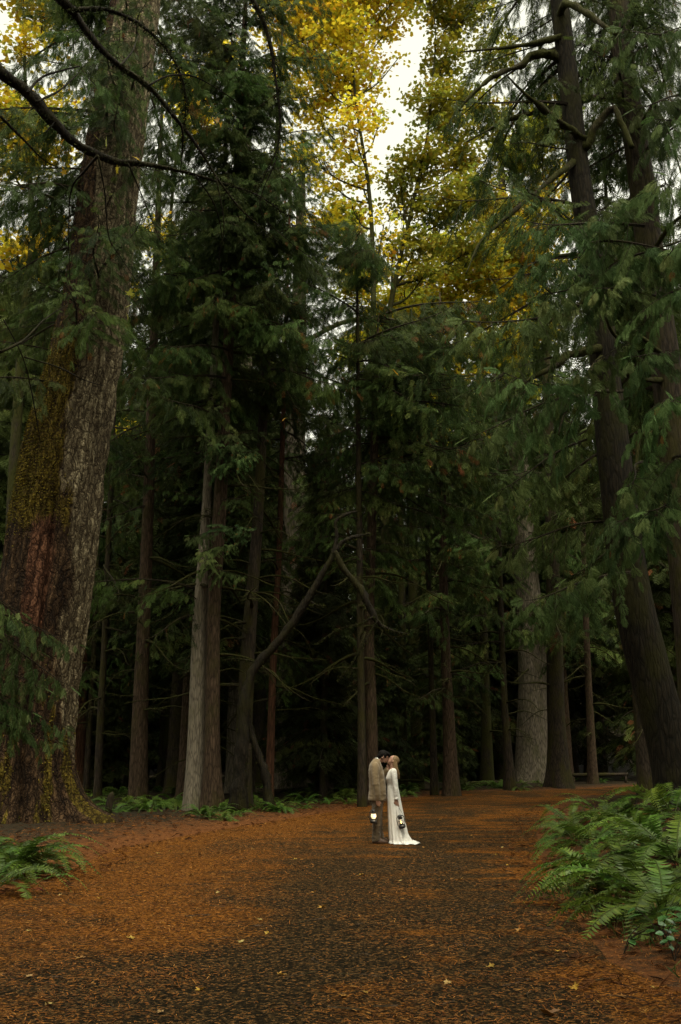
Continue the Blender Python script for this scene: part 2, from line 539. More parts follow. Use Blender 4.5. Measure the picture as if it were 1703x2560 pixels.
def ground_mat(name, road):
    m, nt, b = new_mat(name)
    v = coords(nt)
    fine = noise_n(nt, v, 34, 5, 0.75)
    fine2 = noise_n(nt, v, 90, 3, 0.7)
    med = noise_n(nt, v, 5.5, 5, 0.65, 0.3)
    big = noise_n(nt, coords(nt, (1, 0.35, 1)), 0.75, 4, 0.6, 0.5)
    lit = ramp(nt, [(0.25, (0.035, 0.013, 0.006)), (0.48, (0.13, 0.046, 0.011)), (0.75, (0.27, 0.105, 0.022))])
    nt.links.new(fine, lit.inputs['Fac'])
    if road:
        def cells(scale):
            vo = nd(nt, 'ShaderNodeTexVoronoi', Scale=scale)
            nt.links.new(v, vo.inputs['Vector'])
            sx = nd(nt, 'ShaderNodeSeparateColor'); nt.links.new(vo.outputs['Color'], sx.inputs[0])
            return sx.outputs[0], sx.outputs[1]
        c1, c2 = cells(38.0)
        c3, c4 = cells(75.0)
        cm = mixc(nt, 0.45, c1, c3)
        grav = ramp(nt, [(0.2, (0.006, 0.0045, 0.002)), (0.5, (0.015, 0.010, 0.0045)), (0.68, (0.042, 0.025, 0.009)), (0.8, (0.10, 0.055, 0.021)), (0.92, (0.19, 0.075, 0.018))])
        nt.links.new(cm, grav.inputs['Fac'])
        lit = ramp(nt, [(0.12, (0.012, 0.006, 0.003)), (0.35, (0.044, 0.017, 0.004)), (0.6, (0.118, 0.043, 0.007)), (0.85, (0.25, 0.095, 0.014))])
        nt.links.new(cm, lit.inputs['Fac'])
        cov = nd(nt, 'ShaderNodeAttribute', attribute_name='tint')   # how much litter lies there
        s1 = nd(nt, 'ShaderNodeMath', operation='ADD'); nt.links.new(cov.outputs['Fac'], s1.inputs[0])
        s2 = nd(nt, 'ShaderNodeMath', operation='MULTIPLY_ADD'); nt.links.new(med, s2.inputs[0]); s2.inputs[1].default_value = 0.9; s2.inputs[2].default_value = -0.45
        nt.links.new(s2.outputs[0], s1.inputs[1])
        s3 = nd(nt, 'ShaderNodeMath', operation='MULTIPLY_ADD'); nt.links.new(fine, s3.inputs[0]); s3.inputs[1].default_value = 1.8; s3.inputs[2].default_value = -0.9
        s4 = nd(nt, 'ShaderNodeMath', operation='ADD'); nt.links.new(s1.outputs[0], s4.inputs[0]); nt.links.new(s3.outputs[0], s4.inputs[1])
        mk = ramp(nt, [(0.30, (0, 0, 0)), (0.75, (1, 1, 1))]); nt.links.new(s4.outputs[0], mk.inputs['Fac'])
        col = mixc(nt, mk.outputs['Color'], grav.outputs['Color'], lit.outputs['Color'])
        rr = nd(nt, 'ShaderNodeMapRange'); nt.links.new(mk.outputs['Color'], rr.inputs['Value'])
        rr.inputs['To Min'].default_value = 0.8; rr.inputs['To Max'].default_value = 0.9
        nt.links.new(rr.outputs['Result'], b.inputs['Roughness'])
        nt.links.new(col, b.inputs['Base Color'])
        b.inputs['Specular IOR Level'].default_value = 0.04
    else:
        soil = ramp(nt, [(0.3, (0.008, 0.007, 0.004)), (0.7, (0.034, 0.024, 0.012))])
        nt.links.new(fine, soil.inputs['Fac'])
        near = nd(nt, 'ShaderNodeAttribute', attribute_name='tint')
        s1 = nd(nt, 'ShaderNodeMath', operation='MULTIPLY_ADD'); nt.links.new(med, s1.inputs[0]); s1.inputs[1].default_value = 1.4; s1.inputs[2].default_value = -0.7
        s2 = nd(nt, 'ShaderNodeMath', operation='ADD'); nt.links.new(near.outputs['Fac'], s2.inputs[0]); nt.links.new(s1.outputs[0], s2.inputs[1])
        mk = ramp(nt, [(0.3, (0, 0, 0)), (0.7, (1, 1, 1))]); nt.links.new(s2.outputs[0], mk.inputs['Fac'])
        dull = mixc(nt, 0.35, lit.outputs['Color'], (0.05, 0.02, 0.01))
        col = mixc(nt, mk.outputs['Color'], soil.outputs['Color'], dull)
        nt.links.new(col, b.inputs['Base Color'])
        b.inputs['Roughness'].default_value = 0.95
        b.inputs['Specular IOR Level'].default_value = 0.1
    hh = mixc(nt, 0.5, fine, fine2)
    bump(nt, b, hh, 0.8, 0.03)
    return m


M['road'] = ground_mat('road_gravel_and_needles', True)
M['floor'] = ground_mat('forest_floor_litter', False)

# ------------------------------------------------------------------ the setting: ground and road
def grid(xs, ys, zf):
    X, Y = np.meshgrid(xs, ys)
    V = np.stack([X.ravel(), Y.ravel(), zf(X.ravel(), Y.ravel())], 1)
    nx, ny = len(xs), len(ys)
    i, j = np.meshgrid(np.arange(nx - 1), np.arange(ny - 1))
    a = (j * nx + i).ravel()
    F = np.stack([a, a + 1, a + nx + 1, a + nx], 1)
    return V, F


xs = np.concatenate([[-300, -150, -80], np.arange(-45, -12, 1.5), np.arange(-12, 12, 0.2), np.arange(12, 60, 1.5), [80, 150, 300]])
ys = np.concatenate([[-300, -120, -60], np.arange(-30, 5, 1.5), np.arange(5, 34, 0.2), np.arange(34, 70, 0.8), np.arange(70, 120, 3), [150, 220, 400]])
V, F = grid(xs, ys, ground_z)
sd = road_sd(V[:, 0], V[:, 1])
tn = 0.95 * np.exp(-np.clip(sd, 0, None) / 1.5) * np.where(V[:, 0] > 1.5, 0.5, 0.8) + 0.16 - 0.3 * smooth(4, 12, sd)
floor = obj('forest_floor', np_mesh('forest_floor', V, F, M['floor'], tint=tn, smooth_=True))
floor['kind'] = 'structure'

xs = np.arange(-7, 40, 0.12)
ys = np.concatenate([np.arange(-30, 4, 1.0), np.arange(4, 40, 0.12), np.arange(40, 72, 0.5)])
V, F = grid(xs, ys, road_z)
sd = road_sd(V[:, 0], V[:, 1])
keep = (sd[F] < 0.3).any(1)
F = F[keep]
used = np.unique(F)
remap = np.full(len(V), -1); remap[used] = np.arange(len(used))
V, F, sd = V[used], remap[F], sd[used]
x, y = V[:, 0], V[:, 1]
# litter lies thick along the left side and the edges, thin in the wheel tracks
edge = np.exp(np.clip(sd, -9, 0) / 0.6)
lx = x - 0.045 * (y - 6)
leftw = smooth(1.3, -1.6, x - (-2.35 + 0.125 * y) + 1.6 * (fbm(x * 0.7, y * 0.5, 0, 23) - 0.5)) * (0.45 + 0.55 * smooth(6.8, 10.5, y))
tracks = np.exp(-((lx + 0.55) / 0.5) ** 2) + 0.7 * np.exp(-((lx - 1.3) / 0.6) ** 2)
cov = 0.22 + 0.50 * leftw + 0.36 * edge + 0.12 * smooth(18, 34, y) - 0.22 * tracks * smooth(34, 16, y) + 1.0 * (fbm((x - 0.045 * y) * 1.3, y * 0.3, 0, 21) - 0.5) + 1.0 * (fbm(x * 0.9, y * 2.6, 0, 22) - 0.5) * (1 + 1.2 * smooth(0.2, 1.6, x))
road = obj('forest_road', np_mesh('forest_road', V, F, M['road'], tint=cov, smooth_=True))
road['kind'] = 'structure'

# ------------------------------------------------------------------ templates: sprays, leaves
def spray_t(level, seed):
    """a flat cedar spray along +x, one unit long, drooping at its tip"""
    g = np.random.default_rng(seed)
    v, f = [], []

    def kite(p, d, l, w):
        n = np.array([-d[1], d[0]])
        k = len(v)
        for q in (p, p + d * l * 0.4 + n * w, p + d * l, p + d * l * 0.4 - n * w):
            v.append([q[0], q[1], 0.0])
        f.extend([[k, k + 1, k + 2], [k, k + 2, k + 3]])

    nb = {0: 5, 1: 8, 2: 9}[level]
    kite(np.array([0.0, 0]), np.array([1.0, 0]), 1.0, {0: .03, 1: .016, 2: .014}[level])
    for i in range(nb):
        t = 0.1 + 0.8 * i / nb
        L = 0.44 * (1 - t) ** 0.75 * (0.55 + 1.5 * min(t, 0.3)) * 1.25
        for s in (-1, 1):
            a = s * R(g.uniform(40, 54))
            d = np.array([math.cos(a), math.sin(a)])
            p = np.array([t + (0.02 if s > 0 else 0.0), 0])
            l = L * g.uniform(0.8, 1.15)
            if level < 2:
                kite(p, d, l, {0: 0.04, 1: 0.024}[level])
            else:
                kite(p, d, l, 0.014)
                for k in range(4):
                    tt = 0.2 + 0.19 * k
                    for s2 in (-1, 1):
                        a2 = a + s2 * R(38)
                        kite(p + d * l * tt, np.array([math.cos(a2), math.sin(a2)]), l * 0.42 * (1.05 - tt), 0.012)
    v = np.array(v)
    v[:, 2] = -0.22 * v[:, 0] ** 2 - 0.35 * np.abs(v[:, 1]) ** 1.5 + g.normal(0, 0.006, len(v))
    return v, np.array(f)


SPR = {l: [spray_t(l, 100 + l * 10 + k) for k in range(3)] for l in (0, 1, 2)}


def maple_leaf_t(detail=True):
    ang = [-90, -62, -40, -22, -2, 18, 40, 62, 78, 90]
    rad = [0.10, 0.42, 0.30, 0.72, 0.38, 0.86, 0.42, 0.95 * .5, 0.62, 1.0]
    if not detail:
        ang = [-90, -30, 8, 42, 90]; rad = [0.12, 0.66, 0.5, 0.86, 1.0]
    right = [(math.cos(R(a)) * r, math.sin(R(a)) * r) for a, r in zip(ang, rad)]
    left = [(-x, y) for x, y in right[-2:0:-1]]
    pts = right + left
    v = np.array([[0, 0.05, 0.0]] + [[x, y, -0.10 * (x * x + y * y) + 0.12 * abs(x)] for x, y in pts])
    n = len(pts)
    f = np.array([[0, 1 + i, 1 + (i + 1) % n] for i in range(n)])
    return v * 0.5, f


MLEAF = maple_leaf_t(False)
MLEAF_HI = maple_leaf_t(True)


# ------------------------------------------------------------------ cedar branches (shared by the trees)
def cedar_branch(name, L, level, seed, step=0.13, mat='cedar', rust=0.03, dens=1.0, droop=0.10):
    g = np.random.default_rng(seed)
    mb = MB()
    n = 14
    s = np.linspace(0, 1, n)
    yaw = g.normal(0, 0.12)
    P = np.stack([L * s * (1 - 0.04 * s), L * (yaw * s ** 2 + 0.04 * np.sin(s * 5 + g.uniform(0, 6))), L * (0.10 * s - (0.30 + droop) * s ** 2 + 0.14 * s ** 4 * 1.3)], 1)
    v, f = tube(P, 0.034 * L / 3.5 * (1.08 - s) + 0.004, 5, 0.25, seed)
    mb.add(v, f, 1, 0.5)
    O, D, S, TT = [], [], [], []
    tw = 0.10 * L
    side = 1
    while tw < L * 0.99:
        q = tw / L
        k = q * (n - 1); i = int(min(k, n - 2))
        p = P[i] + (P[i + 1] - P[i]) * (k - i)
        hd = norm(P[i + 1] - P[i])
        a = side * R(g.uniform(38, 75))
        l = L * (0.30 * (1 - q) ** 0.55 + 0.075) * g.uniform(0.65, 1.2)
        h = np.array([hd[0] * math.cos(a) - hd[1] * math.sin(a), hd[0] * math.sin(a) + hd[1] * math.cos(a), hd[2] * 0.5 - g.uniform(0.0, 0.95)])
        h = norm(h)
        m = max(3, int(l / 0.085))
        ss = np.linspace(0, 1, m)
        Q = p + np.outer(ss * l, h) + np.outer(ss ** 2 * l, [0, 0, -g.uniform(0.15, 0.5)])
        v, f = tube(Q, 0.006 * (1.2 - ss) + 0.0015, 3)
        mb.add(v, f, 1, 0.5)
        dead = g.random() < rust * 1.5
        thin = dens * g.uniform(0.55, 1.1)
        tintb = np.clip(g.normal(0.45, 0.2), 0, 0.85)
        for j in range(1, m):
            if g.random() > thin:
                continue
            for s2 in (-1, 1):
                b = s2 * R(g.uniform(25, 60)) if j < m - 1 else s2 * R(g.uniform(5, 25))
                d = np.array([h[0] * math.cos(b) - h[1] * math.sin(b), h[0] * math.sin(b) + h[1] * math.cos(b), h[2] - g.uniform(0.25, 1.35)])
                O.append(Q[j]); D.append(d); S.append(g.uniform(0.17, 0.36) * (0.75 + 0.08 * L))
                TT.append(0.985 if (dead or g.random() < rust) else np.clip(tintb + g.normal(0, 0.1), 0, 0.9))
        tw += step * g.uniform(0.6, 1.4)
        side = -side
    O.append(P[-1]); D.append(P[-1] - P[-2]); S.append(0.4); TT.append(0.5)
    O, D, S, TT = map(np.array, (O, D, S, TT))
    pick = g.integers(0, 3, len(O))
    X, Yv, Z = rand_frames(D, g.normal(0, 0.8, len(O)))
    for k in range(3):
        w = pick == k
        if w.any():
            tv, tf = SPR[level][k]
            v, f, t = stamp(tv, tf, O[w], X[w], Yv[w], Z[w], S[w], TT[w])
            mb.add(v, f, 0, t)
    return mb.mesh(name, [M[mat], M['twig']])


BR_HI = [cedar_branch('cedar_branch_near', L, 2, 200 + i, 0.17, rust=0.006) for i, L in enumerate((2.6, 3.2, 3.8))]
BR_MID = [cedar_branch('cedar_branch', L, 1, 300 + i, 0.13, rust=0.004) for i, L in enumerate((2.4, 3.0, 3.6, 4.2, 3.3))]
BR_LIT = []
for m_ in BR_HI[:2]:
    c_ = m_.copy(); c_.materials[0] = M['cedar_lit']; BR_LIT.append(c_)
BR_THIN = [cedar_branch('cedar_branch_thin', L, 1, 400 + i, 0.22, rust=0.006, dens=0.7) for i, L in enumerate((2.6, 3.4, 4.0))]


def dead_branch(name, L, seed, mossy=True):
    g = np.random.default_rng(seed)
    mb = MB()
    n = 12
    s = np.linspace(0, 1, n)
    ph = g.uniform(0, 6)
    P = np.stack([L * s, L * 0.10 * np.sin(s * 4 + ph) * s, L * (0.06 * s - 0.36 * s ** 2 + 0.10 * np.sin(s * 5 + ph) * s)], 1)
    v, f = tube(P, (0.030 * (1.05 - s) + 0.005) * L / 2.2, 6, 0.5, seed)
    mb.add(v, f, 0, 0.5)
    for k in range(20):
        q = g.uniform(0.15, 0.97); i = int(q * (n - 1))
        p = P[i]
        a = g.choice([-1, 1]) * R(g.uniform(30, 80))
        l = L * g.uniform(0.12, 0.38) * (1.1 - q)
        ss = np.linspace(0, 1, 6)
        Q = p + np.outer(ss * l, [math.cos(a), math.sin(a), -g.uniform(-0.1, 0.6)]) + np.outer(ss ** 2 * l, [0, 0, -g.uniform(0.1, 0.5)])
        v, f = tube(Q, 0.007 * (1.15 - ss) + 0.002, 3, 0.3, seed + k)
        mb.add(v, f, 0, 0.5)
    return mb.mesh(name, [M['bark_moss'] if mossy else M['twig']], True)


DEAD = [dead_branch('dead_branch', L, 500 + i) for i, L in enumerate((1.6, 2.1, 2.6, 3.0))]


# ------------------------------------------------------------------ trunks
def trunk_mesh(name, path, rad, mat, base, sides=20, rings=70, flare=0.5, flare_h=0.7, ridge=0.05, seed=0, lobes=5, ridge_k=3.0):
    """tapered trunk along a path (world), returned relative to base"""
    q = np.column_stack([path, rad])
    S = spline(q, rings)
    P, r = S[:, :3], S[:, 3]
    h = P[:, 2] - P[0, 2]
    th = np.linspace(0, 2 * math.pi, sides, endpoint=False)
    g = np.random.default_rng(seed)
    ph = g.uniform(0, 6.28, 3)
    lob = 0.55 + 0.45 * np.cos(lobes * th + ph[0]) * 0.7 + 0.25 * np.cos((lobes - 2) * th + ph[1])
    fl = flare * np.exp(-h / flare_h)[:, None] * lob[None, :]
    cx, cyy = np.cos(th)[None, :] * ridge_k, np.sin(th)[None, :] * ridge_k
    nz = fbm(cx, cyy, h[:, None] * 0.5, seed, 4) - 0.5
    nz2 = vn(np.cos(th)[None, :] * 0.9, np.sin(th)[None, :] * 0.9, h[:, None] * 0.35, seed + 5) - 0.5
    rad2 = r[:, None] * (1 + fl + ridge * 2.2 * nz + 0.14 * nz2)
    V = np.stack([P[:, 0:1] + rad2 * np.cos(th), P[:, 1:2] + rad2 * np.sin(th), np.broadcast_to(P[:, 2:3], rad2.shape)], 2).reshape(-1, 3)
    i = np.arange(rings - 1)[:, None] * sides
    j = np.arange(sides)[None, :]
    a = (i + j).ravel(); b = (i + (j + 1) % sides).ravel()
    F = np.stack([a, b, b + sides, a + sides], 1)
    return np_mesh(name, V - np.asarray(base), F, mat, smooth_=True), P - np.asarray(base), r


def path_from_trace(trace, base, Y=None, top=None, extend=30.0):
    """trace rows (px, py, width px) from the ground upward; returns world path and radii"""
    Yd = base[1] if Y is None else Y
    pts, rr = [], []
    for px, py, w in trace:
        p = at(px, py, Yd)
        pts.append(p); rr.append(wid(w, p))
    pts[0] = np.array([pts[0][0], Yd, base[2] - 0.25])
    if top is None:
        top = extend
    p, q = pts[-1], pts[-2]
    if p[2] < top:
        d = (p - q) / max(1e-6, (p - q)[2])
        d = np.clip(d, -0.12, 0.12); d[2] = 1
        hh = top - p[2]
        pts.append(p + d * hh * 0.5); rr.append(rr[-1] * 0.72)
        pts.append(p + d * hh); rr.append(max(0.03, rr[-2] * 0.2))
    return np.array(pts), np.array(rr)


def limb_obj(root, base, trace, Y, mat, name='limb', Y1=None, sides=7, rough=0.45, seed=1):
    pts = []
    n = len(trace)
    for i, (px, py, w) in enumerate(trace):
        yy = Y if Y1 is None else Y + (Y1 - Y) * i / max(1, n - 1)
        p = at(px, py, yy)
        pts.append([*p, wid(w, p)])
    S = spline(np.array(pts), max(10, n * 5))
    v, f = tube(S[:, :3] - np.asarray(base), np.maximum(S[:, 3], 0.004), sides, rough, seed)
    return obj(name, np_mesh(name, v, f, M[mat], smooth_=True), root), S


def add_branches(root, P, r, z0, z1, dz, meshes, g, name='branch', lo=0.8, hi=1.25, az=None, taper=True, tilt=(-26, 16)):
    """branches all round the trunk between two heights (relative to the base)"""
    z = z0
    H = P[-1, 2]
    while z < z1:
        k = int(np.argmin(abs(P[:, 2] - z)))
        a = g.uniform(0, 2 * math.pi) if az is None else R(g.uniform(*az))
        sc = g.uniform(lo, hi) * (1.0 if not taper else max(0.3, 1.0 - 0.65 * (z / max(H, 1)) ** 2))
        p = P[k] + 0.6 * r[k] * np.array([math.cos(a), math.sin(a), 0])
        me = meshes[int(g.integers(0, len(meshes)))]
        obj(name, me, root, p, (g.normal(0, 0.15), R(-g.uniform(*tilt)), a), sc)
        z += dz * g.uniform(0.6, 1.4)


def conifer(name, label, trace, mat, seed, Y=None, base=None, crown=None, dz=0.55, dead=None, ddz=0.5, top=30, meshes=None,
            flare=0.5, ridge=0.05, sides=18, rings=60, group=None, lo=0.8, hi=1.25, az=None, flare_h=0.7, lobes=5):
    """a conifer from the trace of its trunk. crown / dead: (from, to) heights above the base in metres"""
    g = np.random.default_rng(seed)
    if base is None:
        if Y is None:
            base = ground(trace[0][0], trace[0][1])
        else:
            b = at(trace[0][0], trace[0][1], Y)
            base = np.array([b[0], Y, gz(b[0], Y)])
    path, rad = path_from_trace(trace, base, None, top)
    root = thing(name, label, 'tree', base, 0, group)
    me, P, r = trunk_mesh('trunk', path, rad, M[mat], base, sides, rings, flare, flare_h, ridge, seed, lobes)
    obj('trunk', me, root)
    if crown:
        add_branches(root, P, r, crown[0], crown[1], dz, meshes or BR_MID, g, 'branch', lo, hi, az)
    if dead:
        add_branches(root, P, r, dead[0], dead[1], ddz, DEAD, g, 'dead_branch', 0.7, 1.3, None, False, (-15, 15))
    return root, base, P, r


# ---- the great fir at the left
HERO_Y = 24.0
hero_trace = [(48, 2075, 300), (52, 2000, 262), (60, 1875, 235), (85, 1683, 226), (112, 1490, 226), (138, 1275, 218), (170, 1083, 206), (236, 770, 166), (284, 385, 144), (340, 0, 124)]


def build_hero():
    b = at(48, 2050, HERO_Y)
    base = np.array([b[0], HERO_Y, gz(b[0], HERO_Y)])
    path, rad = path_from_trace(hero_trace, base, None, 40)
    root = thing('giant_fir_tree', 'huge old fir at the left edge, grey and mossy bark with a bare reddish patch', 'tree', base)
    sides, rings = 200, 470
    S = spline(np.column_stack([path, rad]), rings)
    P, r = S[:, :3], S[:, 3]
    h = np.maximum(P[:, 2] - base[2], 0)
    th = np.linspace(0, 2 * math.pi, sides, endpoint=False)
    TH = th[None, :]; Hh = h[:, None]
    lob = 0.5 + 0.4 * np.cos(5 * th + 0.9) + 0.3 * np.cos(3 * th + 0.2)
    # a buttress root running out to the right along the ground
    root_r = np.exp(-((np.angle(np.exp(1j * (th + 0.12)))) / 0.35) ** 2)
    fl = 0.26 * np.exp(-Hh / 0.9) * lob + 0.55 * np.exp(-Hh / 0.32) * root_r
    k = 4.2
    cx, sy = np.cos(TH) * k, np.sin(TH) * k
    warp = 0.7 * (fbm(cx * 0.6, sy * 0.6, Hh * 0.5, 40, 3) - 0.5)
    rid = 1 - np.abs(2 * fbm(cx * 2.2 + warp * 2, sy * 2.2, Hh * 1.15 + warp * 2, 41, 4) - 1)
    rid = smooth(0.45, 1.0, rid)
    plate = fbm(cx * 3.5, sy * 3.5, Hh * 2.6, 42, 3)
    big = fbm(cx * 0.35, sy * 0.35, Hh * 0.25, 43, 3) - 0.5
    # zones of bark by side of the trunk: phi = 0 to the right, -pi/2 towards the camera
    phi = np.angle(np.exp(1j * TH)) + 0 * Hh
    un = -np.cos(phi) * 1.0                                    # -1 right edge .. 1 left edge
    wob = 0.5 * (fbm(cx * 0.8, sy * 0.8, Hh * 0.55, 44, 4) - 0.5) * 2
    front = phi < 0.5
    Tz = np.interp(Hh, [0, 5, 7, 9.5, 13, 20, 40], [-0.75, -0.55, -0.4, -0.12, 0.1, 0.6, 1.2])
    pale = smooth(0.2, -0.2, un - Tz + 0.12 + wob * 0.55) * smooth(0.6, 2.4, Hh + wob)
    mossz = smooth(-0.32, 0.12, un - Tz + wob * 0.6) * smooth(6.2, 7.4, Hh + wob) * (0.25 + 0.75 * smooth(12.5, 10.5, Hh + wob))
    mossz = mossz * (0.55 + 0.9 * fbm(cx * 1.1, sy * 1.1, Hh * 0.9, 47, 4))
    mossz = np.maximum(mossz, 0.85 * smooth(0.42, 0.7, fbm(cx * 1.3, sy * 1.3, Hh * 1.1, 46, 4)) * smooth(5.0, 1.0, Hh))
    redz = np.exp(-((un + 0.08 + wob * 0.35) / 0.30) ** 4) * smooth(3.6, 4.6, Hh + wob) * smooth(8.0, 6.8, Hh + wob)
    crackd = 0.075 * rid * (0.4 + 0.6 * pale) + 0.05 * (plate - .5)
    lump = 0.05 * (fbm(cx * 1.4, sy * 1.4, Hh * 1.4, 45, 3) - 0.5) * (1 - pale)
    seam = -0.22 * np.exp(-((un + 0.30 + 0.5 * wob * 0.4) / 0.07) ** 2) * smooth(9.5, 6, Hh) * front
    step = 0.06 * smooth(0.0, -0.2, un + 0.25 + wob * 0.3) * smooth(11, 7, Hh) * front
    rad2 = r[:, None] * (1 + fl + 0.16 * big) + (-crackd + lump + seam + step) * np.minimum(1, r[:, None])
    V = np.stack([P[:, 0:1] + rad2 * np.cos(TH), P[:, 1:2] + rad2 * np.sin(TH), np.broadcast_to(P[:, 2:3], rad2.shape)], 2).reshape(-1, 3)
    i = np.arange(rings - 1)[:, None] * sides; j = np.arange(sides)[None, :]
    a = (i + j).ravel(); bq = (i + (j + 1) % sides).ravel()
    F = np.stack([a, bq, bq + sides, a + sides], 1)
    zone = np.stack([np.clip(pale, 0, 1), np.clip(mossz, 0, 1), np.clip(redz, 0, 1)], 2).reshape(-1, 3)
    m, nt, bs = new_mat('giant_fir_bark')
    za = nd(nt, 'ShaderNodeAttribute', attribute_name='zone')
    sp = nd(nt, 'ShaderNodeSeparateXYZ'); nt.links.new(za.outputs['Vector'], sp.inputs[0])
    cr = nd(nt, 'ShaderNodeAttribute', attribute_name='tint')
    v = coords(nt, (1, 1, 0.55))
    n1 = noise_n(nt, v, 5, 6, 0.75, 0.3); n2 = noise_n(nt, v, 26, 5, 0.75); n3 = noise_n(nt, v, 2.2, 5, 0.6)
    brown = ramp(nt, [(0.3, (0.026, 0.017, 0.009)), (0.55, (0.10, 0.058, 0.029)), (0.75, (0.19, 0.115, 0.056))]); nt.links.new(n1, brown.inputs['Fac'])
    pale_c = ramp(nt, [(0.3, (0.13, 0.10, 0.058)), (0.5, (0.31, 0.255, 0.155)), (0.72, (0.45, 0.385, 0.25))]); nt.links.new(n2, pale_c.inputs['Fac'])
    red_c = ramp(nt, [(0.3, (0.08, 0.034, 0.019)), (0.7, (0.25, 0.115, 0.062))]); nt.links.new(n2, red_c.inputs['Fac'])
    moss_c = ramp(nt, [(0.3, (0.04, 0.03, 0.007)), (0.55, (0.17, 0.12, 0.018)), (0.8, (0.30, 0.20, 0.028))]); nt.links.new(n2, moss_c.inputs['Fac'])

    def edge_mask(sock, lo=0.3, hi=0.7):
        s = nd(nt, 'ShaderNodeMath', operation='MULTIPLY_ADD'); nt.links.new(n1, s.inputs[0]); s.inputs[1].default_value = 1.3; s.inputs[2].default_value = -0.65
        t = nd(nt, 'ShaderNodeMath', operation='ADD'); nt.links.new(sock, t.inputs[0]); nt.links.new(s.outputs[0], t.inputs[1])
        rp = ramp(nt, [(lo, (0, 0, 0)), (hi, (1, 1, 1))]); nt.links.new(t.outputs[0], rp.inputs['Fac'])
        return rp.outputs['Color']
    col = mixc(nt, edge_mask(sp.outputs['X']), brown.outputs['Color'], pale_c.outputs['Color'])
    col = mixc(nt, edge_mask(sp.outputs['Z']), col, red_c.outputs['Color'])
    col = mixc(nt, edge_mask(sp.outputs['Y'], 0.4, 0.65), col, moss_c.outputs['Color'])
    crk = ramp(nt, [(0.45, (1, 1, 1)), (0.9, (0.2, 0.16, 0.13))]); nt.links.new(cr.outputs['Fac'], crk.inputs['Fac'])
    col = mixc(nt, 0.6, col, crk.outputs['Color'], 'MULTIPLY')
    # furrows between bark plates
    dv = nd(nt, 'ShaderNodeTexNoise', Scale=3.0, Detail=4.0); nt.links.new(coords(nt), dv.inputs['Vector'])
    off = nd(nt, 'ShaderNodeVectorMath', operation='SCALE'); off.inputs['Scale'].default_value = 0.35; nt.links.new(dv.outputs['Color'], off.inputs[0])
    add = nd(nt, 'ShaderNodeVectorMath', operation='ADD'); nt.links.new(coords(nt, (1, 1, 0.30)), add.inputs[0]); nt.links.new(off.outputs[0], add.inputs[1])
    fv = nd(nt, 'ShaderNodeTexVoronoi', Scale=6.5, feature='DISTANCE_TO_EDGE'); nt.links.new(add.outputs[0], fv.inputs['Vector'])
    fv2 = nd(nt, 'ShaderNodeTexVoronoi', Scale=17.0, feature='DISTANCE_TO_EDGE'); nt.links.new(add.outputs[0], fv2.inputs['Vector'])
    fur = ramp(nt, [(0.0, (0.10, 0.08, 0.07)), (0.10, (0.75, 0.72, 0.7)), (0.25, (1, 1, 1))]); nt.links.new(fv.outputs['Distance'], fur.inputs['Fac'])
    fur2 = ramp(nt, [(0.0, (0.35, 0.3, 0.28)), (0.12, (1, 1, 1))]); nt.links.new(fv2.outputs['Distance'], fur2.inputs['Fac'])
    col = mixc(nt, 0.85, col, fur.outputs['Color'], 'MULTIPLY')
    col = mixc(nt, 0.6, col, fur2.outputs['Color'], 'MULTIPLY')
    nt.links.new(col, bs.inputs['Base Color'])
    bs.inputs['Roughness'].default_value = 0.92; bs.inputs['Specular IOR Level'].default_value = 0.12
    bump(nt, bs, mixc(nt, 0.6, mixc(nt, 0.5, n1, n2), mixc(nt, 1.0, fur.outputs['Color'], fur2.outputs['Color'], 'MULTIPLY')), 1.0, 0.09)
    me = np_mesh('trunk', V - base, F, m, tint=rid.ravel(), smooth_=True, extra={'zone': zone})
    obj('trunk', me, root)
    # moss cushions: short tufts on the mossy side
    g = np.random.default_rng(60)
    wgt = (mossz * (0.4 + plate)).ravel() ** 2
    wgt = wgt * (np.sin(TH) + 0 * Hh < 0.35).ravel()
    idx = g.choice(len(V), 13000, p=wgt / wgt.sum())
    O = V[idx] - base
    axis = np.repeat(P, sides, 0)[idx] - base
    out = norm(np.column_stack([O[:, :2] - axis[:, :2], np.zeros(len(O))]))
    D = norm(out + g.normal(0, 0.5, O.shape) + [0, 0, -0.35])
    X, Yv, Z = rand_frames(D, g.uniform(0, 6.28, len(O)))
    tv = np.array([[-0.1, -0.22, 0], [-0.1, 0.22, 0], [1, 0, -0.15], [0.4, 0, 0.25], [0.4, 0, -0.3]])
    tf = np.array([[0, 2, 3], [3, 2, 1], [0, 4, 2], [4, 1, 2]])
    vv, ff, tt = stamp(tv, tf, O - out * 0.02, X, Yv, Z, g.uniform(0.025, 0.075, len(O)), np.clip(0.15 + 0.8 * fbm(O[:, 0] * 3, O[:, 1] * 3, O[:, 2] * 2.2, 48, 3) + g.normal(0, 0.12, len(O)), 0, 1))
    mo = obj('moss', np_mesh('moss', vv, ff, M['moss'], tint=tt), root)
    mo['kind'] = 'stuff'
    # the few drooping limbs of its own that hang in front of and beside the trunk
    Pl, rl = P - base, r
    add_branches(root, Pl, rl, 10.5, 26, 0.8, BR_MID + BR_THIN, g, 'branch', 0.8, 1.2, (70, 235), False)
    add_branches(root, Pl, rl, 25, 38, 0.8, BR_MID, g, 'branch', 0.9, 1.4, None, False)
    return root, base, P


hero_root, hero_base, hero_P = build_hero()

# ------------------------------------------------------------------ the other conifers one can tell apart
FRONT = []


def C_(*a, **k):
    FRONT.append(conifer(*a, **k))
    return FRONT[-1]


